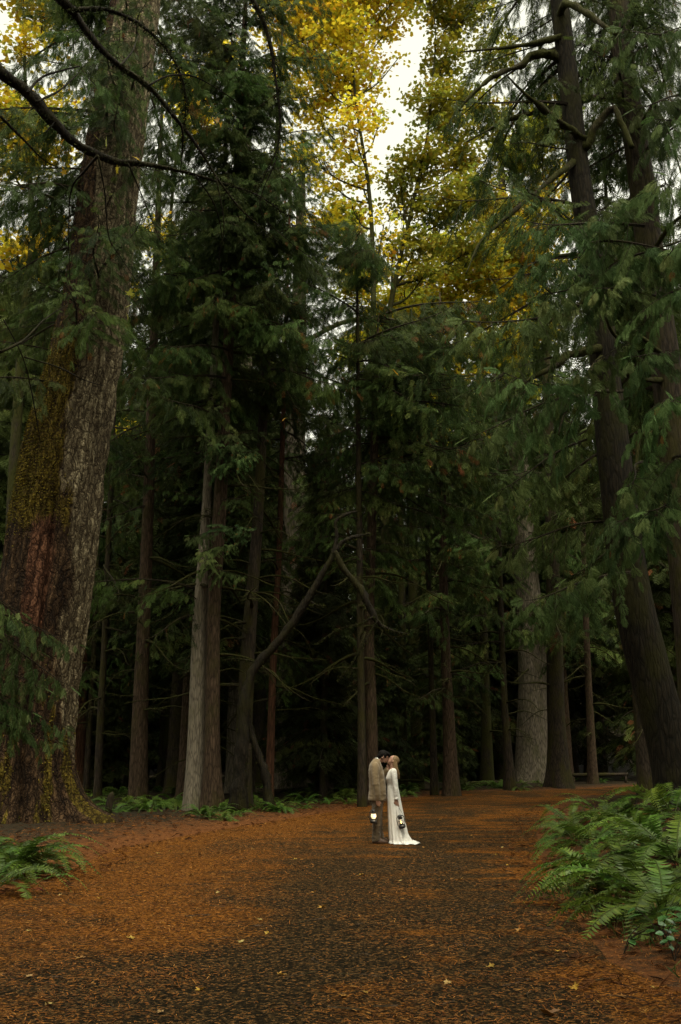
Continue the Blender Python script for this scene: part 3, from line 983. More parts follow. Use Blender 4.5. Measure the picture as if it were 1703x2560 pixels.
C_('cedar_tree', 'slim cedar with smooth pale grey-brown trunk, standing close against a darker trunk', [(486, 2026, 58), (489, 1900, 44), (494, 1700, 38), (500, 1530, 34), (514, 1300, 23), (530, 1000, 19), (541, 800, 16)], 'bark_pale', 1, crown=(13, 27), dz=0.5, dead=(6, 14), ddz=0.6, top=28, flare=0.25, ridge=0.03)
C_('cedar_tree', 'brown-barked cedar directly behind and right of the pale slim trunk', [(534, 2034, 60), (531, 1900, 42), (532, 1700, 36), (534, 1530, 34), (548, 1300, 34), (562, 1050, 30), (577, 750, 26)], 'bark_brown', 2, Y=31.0, crown=(13, 30), dz=0.5, dead=(4, 15), ddz=0.4, top=32, flare=0.35, ridge=0.04)
C_('cedar_tree', 'straight dull brown trunk midway between the huge fir and the pale slim trunk', [(345, 2010, 46), (350, 1800, 39), (360, 1530, 33), (369, 1300, 28), (376, 1100, 25)], 'bark_brown', 3, crown=(12, 26), dz=0.5, dead=(3, 12), ddz=0.5, top=28, flare=0.3)
C_('hemlock_tree', 'thinner of two black slender trunks just right of the huge fir', [(218, 1925, 16), (228, 1750, 13), (236, 1600, 12), (244, 1350, 10)], 'bark_dark', 4, Y=44, crown=(9, 24), dz=0.7, dead=(2.5, 10), ddz=0.5, top=26, flare=0.3)
C_('hemlock_tree', 'thicker of two black slender trunks just right of the huge fir', [(245, 1965, 22), (252, 1800, 18), (262, 1600, 16), (272, 1350, 14)], 'bark_dark', 5, Y=38, crown=(9, 24), dz=0.7, dead=(2.5, 10), ddz=0.5, top=26, flare=0.3)
C_('cedar_tree', 'rust-red cedar trunk half hidden behind the huge fir', [(186, 1935, 60), (190, 1800, 50), (196, 1600, 44), (206, 1300, 38)], 'bark_red', 6, Y=46, crown=(11, 28), dz=0.7, top=30)
C_('cedar_tree', 'dark straight conifer rising behind the crooked mossy maple', [(606, 1990, 46), (612, 1800, 40), (626, 1550, 34), (645, 1300, 27), (660, 1000, 22)], 'bark_dark', 7, Y=33, crown=(14, 28), dz=0.55, dead=(4, 15), ddz=0.35, top=30)
C_('hemlock_tree', 'slender reddish trunk just right of the crooked mossy maple', [(673, 1975, 24), (678, 1822, 19), (686, 1600, 17), (697, 1407, 15), (705, 1150, 13)], 'bark_red', 8, Y=36, crown=(8, 22), dz=0.7, dead=(3, 9), ddz=0.45, top=25, flare=0.2)
C_('old_fir_tree', 'broad grey trunk far back, seen above the crooked maple', [(722, 1960, 78), (724, 1700, 66), (728, 1500, 58), (735, 1300, 54), (742, 1000, 46)], 'bark_grey', 9, Y=52, crown=(15, 36), dz=0.8, top=38, lo=1.0, hi=1.5)
C_('old_fir_tree', 'broad grey mossy trunk far back, just right of the slim pair', [(596, 1965, 66), (600, 1700, 56), (603, 1300, 50), (607, 1000, 44), (612, 700, 36)], 'bark_grey', 10, Y=46, crown=(20, 36), dz=0.8, dead=(9, 20), ddz=0.8, top=38, lo=1.0, hi=1.5)
C_('hemlock_tree', 'thin dark trunk directly behind the groom', [(906, 2000, 24), (904, 1800, 19), (901, 1550, 17), (898, 1283, 15), (896, 1050, 12)], 'bark_dark', 11, Y=34, crown=(8, 19.8), dz=0.45, dead=(4, 9), ddz=0.5, top=20, flare=0.2, lo=0.6, hi=1.0)
C_('cedar_tree', 'brown trunk rising straight above the kissing couple', [(934, 2000, 36), (931, 1905, 30), (926, 1700, 27), (923, 1573, 26), (931, 1283, 23), (938, 1050, 20)], 'bark_brown', 12, Y=35, crown=(8, 17.8), dz=0.45, dead=(4, 9), ddz=0.5, top=18, flare=0.2, lo=0.6, hi=1.0)
C_('fir_tree', 'solitary straight grey-brown trunk at the road edge right of the couple', [(1129, 1990, 44), (1126, 1900, 34), (1120, 1750, 28), (1115, 1654, 25), (1108, 1400, 22), (1105, 1100, 18), (1101, 830, 14)], 'bark_brown', 13, crown=(10, 22.8), dz=0.38, dead=(4, 15), ddz=0.4, top=23, flare=0.3, lo=0.7, hi=1.05)
C_('hemlock_tree', 'narrow black trunk just left of the solitary grey-brown trunk', [(1087, 1992, 20), (1083, 1850, 17), (1079, 1700, 15), (1072, 1450, 12)], 'bark_dark', 14, Y=44, crown=(8, 20), dz=0.7, dead=(3, 9), top=22, lo=0.7, hi=1.0)
C_('hemlock_tree', 'mossy olive trunk between the solitary trunk and the great pale trunk', [(1218, 1948, 34), (1215, 1800, 25), (1211, 1650, 21), (1206, 1450, 18)], 'bark_moss', 15, Y=56, crown=(9, 24), dz=0.8, dead=(3, 10), ddz=0.7, top=26)
C_('hemlock_tree', 'slim dark trunk at the road edge left of the great pale trunk', [(1276, 1975, 30), (1268, 1850, 21), (1261, 1756, 18), (1253, 1551, 15), (1246, 1300, 12)], 'bark_dark', 16, crown=(7, 22), dz=0.7, dead=(3, 9), ddz=0.6, top=26)
C_('old_fir_tree', 'great pale furrowed trunk standing far back beyond the bend in the road', [(1330, 1958, 96), (1331, 1850, 80), (1331, 1700, 72), (1326, 1550, 66), (1308, 1350, 58), (1296, 1150, 50)], 'bark_grey', 17, Y=62, crown=(15, 42), dz=0.9, dead=(7, 16), ddz=0.5, top=46, lo=1.2, hi=1.8, ridge=0.06, flare=0.3)
C_('cedar_tree', 'dark flared trunk right at the bend of the road', [(1399, 1968, 66), (1394, 1850, 48), (1389, 1720, 42), (1384, 1500, 36), (1378, 1300, 30)], 'bark_dark', 18, crown=(8, 30), dz=0.7, dead=(4, 8), ddz=0.8, top=32)
C_('hemlock_tree', 'thin brown trunk beside the low log rail beyond the bend', [(1482, 1950, 26), (1476, 1800, 19), (1469, 1650, 16), (1460, 1400, 13)], 'bark_brown', 19, Y=60, crown=(8, 24), dz=0.8, dead=(3, 9), top=26)

# two big leaning cedars at the right
RY = 19.0
right_root, right_base, right_P, right_r = C_('leaning_cedar_tree', 'big dark cedar leaning out at the right, its bowed trunk furred with moss', [(1712, 2090, 130), (1680, 1900, 106), (1646, 1760, 100), (1606, 1600, 98), (1574, 1450, 92), (1548, 1250, 84), (1531, 1100, 78), (1514, 950, 70), (1500, 800, 64), (1473, 600, 57), (1450, 450, 53), (1422, 200, 50), (1398, 0, 45)], 'bark_wet', 20, Y=RY, crown=(15, 27), dz=0.75, top=29, flare=0.2, ridge=0.05, sides=40, rings=120)
r2_root, r2_base, r2_P, r2_r = C_('cedar_tree', 'second large reddish cedar trunk at the right edge, behind the leaning one', [(1765, 2060, 120), (1745, 1700, 96), (1722, 1450, 90), (1698, 1200, 84), (1662, 900, 74), (1634, 700, 66), (1600, 420, 60), (1565, 200, 54), (1545, 0, 50)], 'bark_dark', 21, Y=20.5, crown=(14, 27), dz=0.75, top=29, flare=0.2, sides=36, rings=100)

RLIMBS = [
    (right_root, right_base, RY, [[(1395, 142, 26), (1331, 135, 20), (1308, 161, 16), (1254, 181, 13), (1208, 211, 10), (1150, 269, 6), (1110, 330, 3)],
     [(1469, 354, 20), (1415, 315, 18), (1346, 261, 14), (1300, 223, 7), (1270, 190, 3)],
     [(1440, 400, 20), (1388, 442, 15), (1323, 496, 11), (1254, 554, 9), (1200, 608, 7), (1165, 685, 4)],
     [(1410, 90, 16), (1338, 108, 12), (1227, 123, 7), (1150, 130, 3)],
     [(1505, 870, 26), (1479, 875, 24), (1425, 887, 22), (1383, 917, 18), (1321, 950, 8), (1280, 975, 4)],
     [(1510, 890, 14), (1487, 912, 12), (1441, 983, 9), (1412, 1033, 7), (1396, 1087, 4)],
     [(1460, 360, 18), (1469, 369, 20), (1488, 319, 18), (1531, 269, 16), (1550, 300, 15), (1581, 369, 12)],
     [(1398, 40, 20), (1415, 8, 18), (1469, 35, 15), (1542, 88, 10)],
     [(1478, 640, 14), (1400, 640, 10), (1330, 660, 6), (1250, 720, 3)],
     [(1490, 720, 16), (1440, 770, 10), (1380, 800, 6), (1330, 850, 3)]]),
    (r2_root, r2_base, 20.5, [[(1575, 254, 20), (1485, 246, 18), (1427, 254, 17), (1369, 273, 16), (1323, 286, 13), (1261, 304, 9), (1169, 354, 4)],
     [(1660, 950, 16), (1629, 950, 14), (1575, 937, 12), (1529, 896, 8)],
     [(1655, 890, 18), (1646, 879, 16), (1600, 842, 14), (1541, 842, 9), (1500, 754, 5)],
     [(1600, 400, 16), (1660, 330, 12), (1720, 260, 8)], [(1625, 640, 14), (1680, 560, 11), (1740, 520, 7)],
     [(1590, 330, 12), (1640, 250, 9), (1700, 120, 5)], [(1672, 1010, 20), (1640, 1080, 14), (1600, 1090, 12), (1590, 1180, 8)]])]
for ro, ba, yy, lst in RLIMBS:
    for i, tr in enumerate(lst):
        limb_obj(ro, ba, tr, yy - 0.1, 'bark_moss', 'mossy_limb', yy - 0.6 - 0.9 * (i % 3), 8, 0.55, 70 + i)


# ---- sprays of living foliage hung where the photograph shows them, on limbs of the trees they belong to
def hang(root, base, px, py, Y, az, sc, me, pitch=0.0, roll=0.0):
    """a branch whose middle is seen at a pixel, at depth Y; az is the way it grows"""
    p = at(px, py, Y)
    L = sc * 1.7
    a = R(az)
    st = p - L * np.array([math.cos(a), math.sin(a), 0.0]) * 0.9 + np.array([0, 0, 0.25 * sc])
    return obj('branch', me, root, st - np.asarray(base), (roll, R(pitch), a), sc)


g = np.random.default_rng(81)
# right: long pale-lit fronds reaching left and towards the camera
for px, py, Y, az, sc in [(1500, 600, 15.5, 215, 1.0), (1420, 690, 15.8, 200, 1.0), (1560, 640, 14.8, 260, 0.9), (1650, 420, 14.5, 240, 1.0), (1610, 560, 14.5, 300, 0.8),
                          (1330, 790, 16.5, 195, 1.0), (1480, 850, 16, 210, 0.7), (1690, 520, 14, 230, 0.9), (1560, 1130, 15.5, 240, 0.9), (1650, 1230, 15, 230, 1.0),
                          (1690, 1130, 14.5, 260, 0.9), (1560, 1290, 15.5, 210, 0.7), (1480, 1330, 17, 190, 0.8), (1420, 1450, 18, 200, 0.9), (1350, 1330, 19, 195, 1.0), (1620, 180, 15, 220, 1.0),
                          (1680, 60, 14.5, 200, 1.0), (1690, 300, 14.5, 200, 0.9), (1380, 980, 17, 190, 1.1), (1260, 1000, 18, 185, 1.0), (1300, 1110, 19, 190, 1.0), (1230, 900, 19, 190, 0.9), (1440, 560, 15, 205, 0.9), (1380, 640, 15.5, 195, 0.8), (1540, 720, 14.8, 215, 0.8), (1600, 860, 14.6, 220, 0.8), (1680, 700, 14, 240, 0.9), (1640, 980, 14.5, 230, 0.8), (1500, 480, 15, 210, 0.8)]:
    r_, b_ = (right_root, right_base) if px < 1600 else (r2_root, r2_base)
    hang(r_, b_, px, py, Y, az + g.normal(0, 8), sc, BR_LIT[int(g.integers(0, 2))], g.uniform(5, 25), g.normal(0, 0.2))
# left edge: soft low branches in front of the giant trunk
lo_root = thing('young_cedar_tree', 'young cedar at the left edge, its soft low branches hanging before the huge trunk', 'tree', (-8.4, 15.5, gz(-8.4, 15.5)))
lo_base = np.array(lo_root.location)
me, P_, r_ = trunk_mesh('trunk', np.array([[-8.4, 15.5, lo_base[2] - .2], [-8.4, 15.5, 3], [-8.3, 15.6, 8], [-8.3, 15.5, 14]]), np.array([.16, .13, .09, .02]), M['bark_brown'], lo_base, 12, 40, seed=90)
obj('trunk', me, lo_root)
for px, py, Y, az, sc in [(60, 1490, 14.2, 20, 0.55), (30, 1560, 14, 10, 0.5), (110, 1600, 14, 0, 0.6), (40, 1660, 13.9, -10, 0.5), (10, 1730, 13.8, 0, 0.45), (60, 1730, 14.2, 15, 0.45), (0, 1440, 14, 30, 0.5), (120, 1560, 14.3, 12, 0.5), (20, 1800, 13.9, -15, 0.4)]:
    hang(lo_root, lo_base, px, py, Y, az, sc, BR_LIT[int(g.integers(0, 2))], g.uniform(10, 30), g.normal(0, 0.2))


def fill(box, n, Yr, meshes, seed, dmax=6.0, owners=None, smax=1.7, name='branch'):
    """branches of the nearest trees reaching into a part of the view volume"""
    g = np.random.default_rng(seed)
    own = owners or FRONT
    for _ in range(n):
        p = at(g.uniform(box[0], box[2]), g.uniform(box[1], box[3]), g.uniform(*Yr))
        best = None
        for root, base, P, r in own:
            w = P + base
            k = int(np.argmin(np.abs(w[:, 2] - p[2])))
            d = np.hypot(*(w[k, :2] - p[:2]))
            if best is None or d < best[0]:
                best = (d, root, base, P, r)
        d, root, base, P, r = best
        if d > dmax or d < 0.5:
            continue
        me = meshes[int(g.integers(0, len(meshes)))]
        Lm = {0: 2.6, 1: 3.2, 2: 3.8}.get(meshes.index(me), 3.3) if meshes is BR_HI else 3.3
        sc = min(smax, max(0.45, d / (0.72 * Lm)))
        za = p[2] + 0.14 * d - base[2]
        k = int(np.argmin(np.abs(P[:, 2] - za)))
        v = p[:2] - base[:2] - P[k, :2]
        a = math.atan2(v[1], v[0])
        obj(name, me, root, P[k] + 0.5 * r[k] * np.array([math.cos(a), math.sin(a), 0]), (g.normal(0, 0.3), R(g.uniform(-14, 22)), a + g.normal(0, .1)), sc)


HEROT = (hero_root, hero_base, hero_P - hero_base, np.full(len(hero_P), 0.9))
fill((420, -50, 860, 560), 45, (24, 32), BR_HI, 901, 7, smax=0.95)
fill((440, 60, 860, 480), 22, (22.5, 26), BR_LIT, 921, 8, smax=0.9)
fill((640, 200, 960, 860), 40, (29, 40), BR_MID, 912, 8, smax=1.0)
fill((-20, -60, 160, 900), 20, (23, 29), BR_MID, 902, 7, [HEROT], 1.2)
fill((120, 440, 300, 880), 12, (21.5, 23), BR_THIN, 903, 7, [HEROT], 1.0)
fill((190, -20, 400, 420), 16, (21, 23.5), BR_THIN, 913, 7, [HEROT], 1.0)
fill((300, 200, 470, 1000), 30, (27, 33), BR_MID, 904, smax=1.0)
fill((380, 1000, 660, 1420), 16, (27, 31), BR_LIT, 914, smax=0.6)
fill((590, 560, 820, 1000), 40, (31, 38), BR_MID, 905, smax=1.0)
fill((560, 1000, 820, 1350), 16, (30, 38), BR_THIN, 915, smax=1.0)
fill((780, 860, 1110, 1250), 50, (33, 43), BR_THIN, 906, smax=1.0)
fill((1090, 950, 1460, 1340), 44, (32, 50), BR_THIN, 907, smax=1.1)
fill((1180, -50, 1400, 860), 24, (17, 23), BR_THIN, 908, 7.5, smax=1.1)
fill((380, -120, 560, 240), 30, (26, 32), BR_MID, 916, 7, smax=1.1)
fill((1400, 820, 1560, 1280), 34, (22, 34), BR_THIN, 917, 7, smax=1.1)
fill((1100, 950, 1460, 1250), 20, (30, 50), BR_MID, 918, 7, smax=1.1)
fill((840, 780, 1120, 1150), 30, (33, 43), BR_MID, 919, 7, smax=0.9)
fill((1260, 780, 1420, 960), 12, (26, 34), BR_MID, 922, 9, smax=1.2)
fill((1560, -220, 1730, 80), 12, (18, 24), BR_MID, 924, 7, smax=1.1)
fill((-20, -80, 140, 260), 22, (26, 31), BR_MID, 923, 8, [HEROT], 1.2)
fill((1440, -150, 1720, 1000), 34, (21, 28), BR_MID, 909, smax=1.1)
fill((560, 1250, 1230, 1750), 40, (36, 56), BR_THIN, 910, smax=1.1)
fill((180, 1050, 460, 1700), 30, (28, 44), BR_THIN, 911, smax=1.0)


# ------------------------------------------------------------------ maples: crooked one in the middle, yellow ones behind, limbs over the road
def moss_on(root, base, paths, n, seed, size=(0.03, 0.09), name='moss', mat='moss_dark'):
    """shaggy moss along limbs"""
    g = np.random.default_rng(seed)
    O, out = [], []
    S = np.concatenate(paths)
    k = g.integers(0, len(S), n)
    th = g.uniform(0, 6.28, n)
    r = S[k, 3] * 0.9
    O = S[k, :3] + g.normal(0, 0.06, (n, 3)) * [1, 1, 0.4] * 0.5
    dirs = np.stack([np.cos(th), np.sin(th) * 0.5, np.sin(th)], 1)
    O = O + dirs * r[:, None] - np.asarray(base)
    D = norm(dirs * 0.6 + [0, 0, -0.5] + g.normal(0, 0.4, (n, 3)))
    X, Yv, Z = rand_frames(D, g.uniform(0, 6.28, n))
    tv = np.array([[-0.1, -0.2, 0], [-0.1, 0.2, 0], [1, 0, -0.15], [0.4, 0, 0.2]])
    tf = np.array([[0, 2, 3], [3, 2, 1], [0, 1, 2]])
    v, f, t = stamp(tv, tf, O, X, Yv, Z, g.uniform(*size, n), np.clip(g.normal(0.4, 0.2, n), 0, 1))
    o = obj(name, np_mesh(name, v, f, M[mat], tint=t), root)
    o['kind'] = 'stuff'


def crooked_maple():
    Y = 30.5
    b = at(600, 2005, Y)
    base = np.array([b[0], Y, gz(b[0], Y)])
    root = thing('crooked_maple_tree', 'leafless mossy maple bent like a hook, arching to the right in the middle', 'tree', base)
    S = []
    o, s = limb_obj(root, base, [(592, 2030, 52), (599, 1950, 40), (606, 1860, 32), (611, 1770, 27), (622, 1705, 25), (648, 1655, 23), (700, 1598, 20), (757, 1517, 18), (805, 1436, 15), (832, 1388, 13), (842, 1345, 10), (840, 1304, 8), (862, 1288, 8), (892, 1278, 3)], Y, 'bark_wet', 'trunk', None, 12, 0.35, 3)
    S.append(s)
    for nm, tr, yy in [('trunk', [(612, 1780, 18), (630, 1840, 19), (650, 1900, 20), (668, 1960, 24), (672, 2020, 28)], Y + 0.3),
                       ('limb', [(836, 1385, 14), (850, 1362, 13), (868, 1349, 12), (900, 1340, 10), (926, 1334, 5)], Y),
                       ('limb', [(838, 1378, 12), (858, 1420, 16), (898, 1470, 19), (920, 1510, 19), (938, 1545, 15), (962, 1575, 5)], Y - 0.4),
                       ('limb', [(955, 1565, 9), (985, 1578, 6), (1020, 1585, 3)], Y - 0.5), ('limb', [(945, 1550, 5), (915, 1600, 3), (880, 1660, 2), (845, 1700, 1.5)], Y - 0.5),
                       ('limb', [(935, 1540, 5), (900, 1560, 3), (850, 1572, 2), (790, 1610, 1.5)], Y - 0.5),
                       ('limb', [(770, 1500, 8), (790, 1512, 5), (815, 1516, 3)], Y), ('limb', [(640, 1655, 6), (600, 1648, 4), (560, 1650, 3)], Y)]:
        o, s = limb_obj(root, base, tr, yy, 'bark_wet', nm, None, 9, 0.4, 5)
        S.append(s)
    moss_on(root, base, S, 2600, 4)
    # dead sticks hanging on the broken limb
    return root


crooked_maple()


def crown_leaves(centres, n, seed, size=(0.14, 0.26), hi=False):
    """maple leaves in clumps: centres rows (x, y, z, rx, ry, rz)"""
    g = np.random.default_rng(seed)
    Cn = np.asarray(centres, float)
    vol = Cn[:, 3] * Cn[:, 4] * Cn[:, 5]
    k = g.choice(len(Cn), n, p=vol / vol.sum())
    # leaves gather in small sprays
    ns = max(8, n // 12)
    ks = g.choice(len(Cn), ns, p=vol / vol.sum())
    u = norm(g.normal(0, 1, (ns, 3))) * (g.random(ns)[:, None] ** 0.45)
    sp = Cn[ks, :3] + u * Cn[ks, 3:]
    pick = g.integers(0, ns, n)
    O = sp[pick] + g.normal(0, 1, (n, 3)) * [0.34, 0.34, 0.12]
    tn = np.clip(g.normal(0.5, 0.2, ns)[pick] + g.normal(0, 0.12, n), 0, 1)
    D = norm(g.normal(0, 1, (n, 3)) * [1, 1, 0.45] + [0, 0, -0.35])
    X, Yv, Z = rand_frames(D, g.normal(0, 0.6, n))
    tv, tf = MLEAF_HI if hi else MLEAF
    return stamp(tv, tf, O, Yv, X, Z, g.uniform(*size, n) * 1.3, tn) + (sp,)


def yellow_maple(label, trace, Y, centres, n, seed, mat='maple', bark='bark_moss', size=(0.16, 0.30)):
    b = at(trace[0][0], trace[0][1], Y)
    base = np.array([b[0], Y, gz(b[0], Y)])
    root = thing('yellow_maple_tree', label, 'tree', base)
    path, rad = path_from_trace(trace, base, None, 0)
    me, P, r = trunk_mesh('trunk', path, rad, M[bark], base, 10, 60, 0.3, 0.6, 0.05, seed)
    obj('trunk', me, root)
    g = np.random.default_rng(seed)
    cs = []
    for px, py, rpx, dy in centres:
        p = at(px, py, Y + dy)
        rr = wid(rpx * 2, p)
        cs.append([*(p - base), rr, rr * 1.1, rr * 0.85])
    v, f, t, sp = crown_leaves(cs, n, seed, size)
    obj('crown', np_mesh('crown', v, f, M[mat], tint=t), root)
    # limbs from the trunk to each clump, twigs to the sprays
    mb = MB()
    for c in cs:
        c = np.array(c)
        k = int(np.argmin(np.abs(P[:, 2] - max(1.0, c[2] - 0.9 * np.linalg.norm(c[:2] - P[-1, :2]) - 1.0))))
        a, z = P[k], c[:3]
        mid = (a + z) / 2 + [0, 0, -0.4]
        S = spline(np.array([a, mid, z]), 14)
        vv, ff = tube(S, np.linspace(r[k] * 0.6, 0.025, 14), 6, 0.3, seed)
        mb.add(vv, ff)
        d = np.linalg.norm((sp - c[:3]) / c[3:], axis=1)
        near = np.where(d < 1.0)[0][:16]
        for i in near:
            q0 = S[int(g.integers(6, 14))]
            m = (q0 + sp[i]) / 2 + g.normal(0, 0.15, 3)
            vv, ff = tube(spline(np.array([q0, m, sp[i]]), 6), np.linspace(0.018, 0.005, 6), 4)
            mb.add(vv, ff)
    obj('branchwork', mb.mesh('branchwork', [M[bark]], True), root)
    return root


yellow_maple('yellow maple crown left of the bright gap in the middle of the canopy', [(905, 1955, 34), (920, 1500, 26), (930, 900, 17), (934, 760, 14), (925, 500, 10), (890, 250, 7), (870, 20, 4)], 46,
             [(830, 90, 110, 0), (870, 200, 90, 1), (790, 190, 80, 1), (880, 300, 70, -1), (900, 60, 70, 2), (800, 20, 80, 0), (740, 100, 70, 2), (900, -60, 120, 0), (760, -80, 120, 0), (860, 370, 50, 0), (700, 40, 80, 1), (780, 290, 60, 2), (900, 430, 55, 0), (880, 520, 50, 1), (960, 560, 45, 0), (940, 660, 45, 1), (850, 640, 40, 2), (1010, -30, 80, 1), (980, 60, 50, 2), (1000, 140, 30, 2), (945, 170, 35, 2), (950, 300, 30, 2), (820, 450, 60, 1), (760, 380, 50, 2), (800, 560, 50, 2), (690, 200, 60, 3)], 19000, 120)
ym2 = yellow_maple('yellow maple crown right of the bright gap, above the bend in the road', [(965, 1955, 36), (966, 1300, 28), (970, 850, 17), (985, 720, 13), (1030, 520, 10), (1070, 330, 7), (1090, 100, 4)], 48,
             [(1060, 400, 70, 0), (1090, 260, 70, 0), (1110, 150, 60, 1), (1150, 500, 80, 0), (1090, 520, 60, 0), (1180, 620, 80, 0), (1000, 440, 50, 0), (1120, 50, 60, 2), (1080, -80, 100, 0), (1160, 400, 60, 2), (1010, 520, 50, 1), (1040, 610, 55, 0), (980, 620, 40, 2), (1060, 690, 50, 0), (1130, 330, 60, 0), (1170, 250, 50, 1), (1200, 480, 60, 1), (1230, 130, 60, 2), (1230, 300, 60, 2), (1180, 20, 60, 2)], 19000, 121, 'maple_green')
yellow_maple('greenish yellow maple far behind the bend, filling the light between the trunks', [(1150, 1940, 30), (1150, 1500, 24), (1145, 1000, 18), (1150, 700, 12)], 60,
             [(900, 700, 60, 0), (960, 820, 60, 0), (1040, 760, 60, 0), (1120, 640, 70, 0), (1220, 880, 70, 0), (1300, 960, 60, 0), (1130, 1020, 60, 0), (1200, 1100, 50, 0), (1060, 940, 60, 0), (1280, 700, 70, 0), (860, 560, 60, 0), (880, 880, 50, 0), (1350, 830, 60, 0), (1380, 300, 70, 0), (1300, 380, 70, 0)], 14000, 126, 'maple_green', size=(0.24, 0.42))
yellow_maple('yellow maple with lower crown glowing at mid height, right of the middle', [(1045, 1950, 30), (1030, 1300, 24), (1020, 950, 18), (1035, 836, 14), (1075, 760, 11), (1150, 690, 8), (1230, 640, 5)], 52,
             [(1250, 640, 80, 0), (1200, 700, 70, 0), (1120, 720, 60, 0), (1150, 790, 70, 0), (1060, 800, 60, 1), (1010, 700, 45, 0), (1300, 600, 70, 0), (1230, 780, 60, 0), (1330, 520, 60, 0), (1100, 900, 50, 0), (1390, 440, 50, 0), (1160, 940, 50, 0), (1350, 660, 60, 1), (1300, 740, 60, 1), (1280, 860, 50, 1), (1400, 560, 50, 1), (1240, 540, 60, 0)], 15000, 122)
limb_obj(ym2, np.array(ym2.location), [(1080, 806, 9), (1020, 806, 11), (968, 801, 13), (910, 798, 13), (865, 803, 13), (802, 832, 12), (748, 870, 9), (715, 920, 5)], 47.0, 'bark_moss', 'mossy_limb', 40.0, 8, .4, 77)
yellow_maple('dull orange maple low in the dark foliage right of the middle', [(1010, 1955, 22), (1005, 1500, 17), (1000, 1150, 13), (1000, 1050, 10)], 50,
             [(1000, 1060, 50, 0), (1020, 1150, 55, 0), (960, 1180, 40, 0), (1050, 1000, 45, 0), (980, 960, 45, 0), (1090, 1080, 40, 0), (930, 850, 40, 0), (960, 760, 45, 0), (1020, 860, 45, 1)], 4500, 123)
yellow_maple('yellow-leaved maple behind the huge fir at the top left', [(20, 1950, 40), (30, 1300, 30), (60, 800, 22), (80, 600, 16), (70, 350, 11), (60, 100, 6)], 36,
             [(40, 300, 90, 0), (110, 380, 70, 0), (30, 420, 70, 0), (120, 60, 60, 1), (60, 120, 60, 0), (160, 280, 60, 0), (40, 620, 60, 0), (120, 560, 50, 1), (-60, 250, 90, 0), (60, -60, 110, 0)], 6500, 124)
yellow_maple('small yellow maple patch between the huge fir and the slim pair', [(420, 1955, 24), (425, 1500, 18), (430, 1000, 14), (420, 700, 10), (440, 400, 7), (480, 200, 4)], 50,
             [(400, 590, 50, 0), (460, 210, 60, 1), (560, 150, 50, 2), (430, 640, 40, 0), (470, 1010, 40, 0), (440, 1100, 45, 0), (480, 1180, 40, 0), (330, 1080, 40, 0), (500, 300, 60, 0), (320, 720, 25, 0)], 4500, 125)


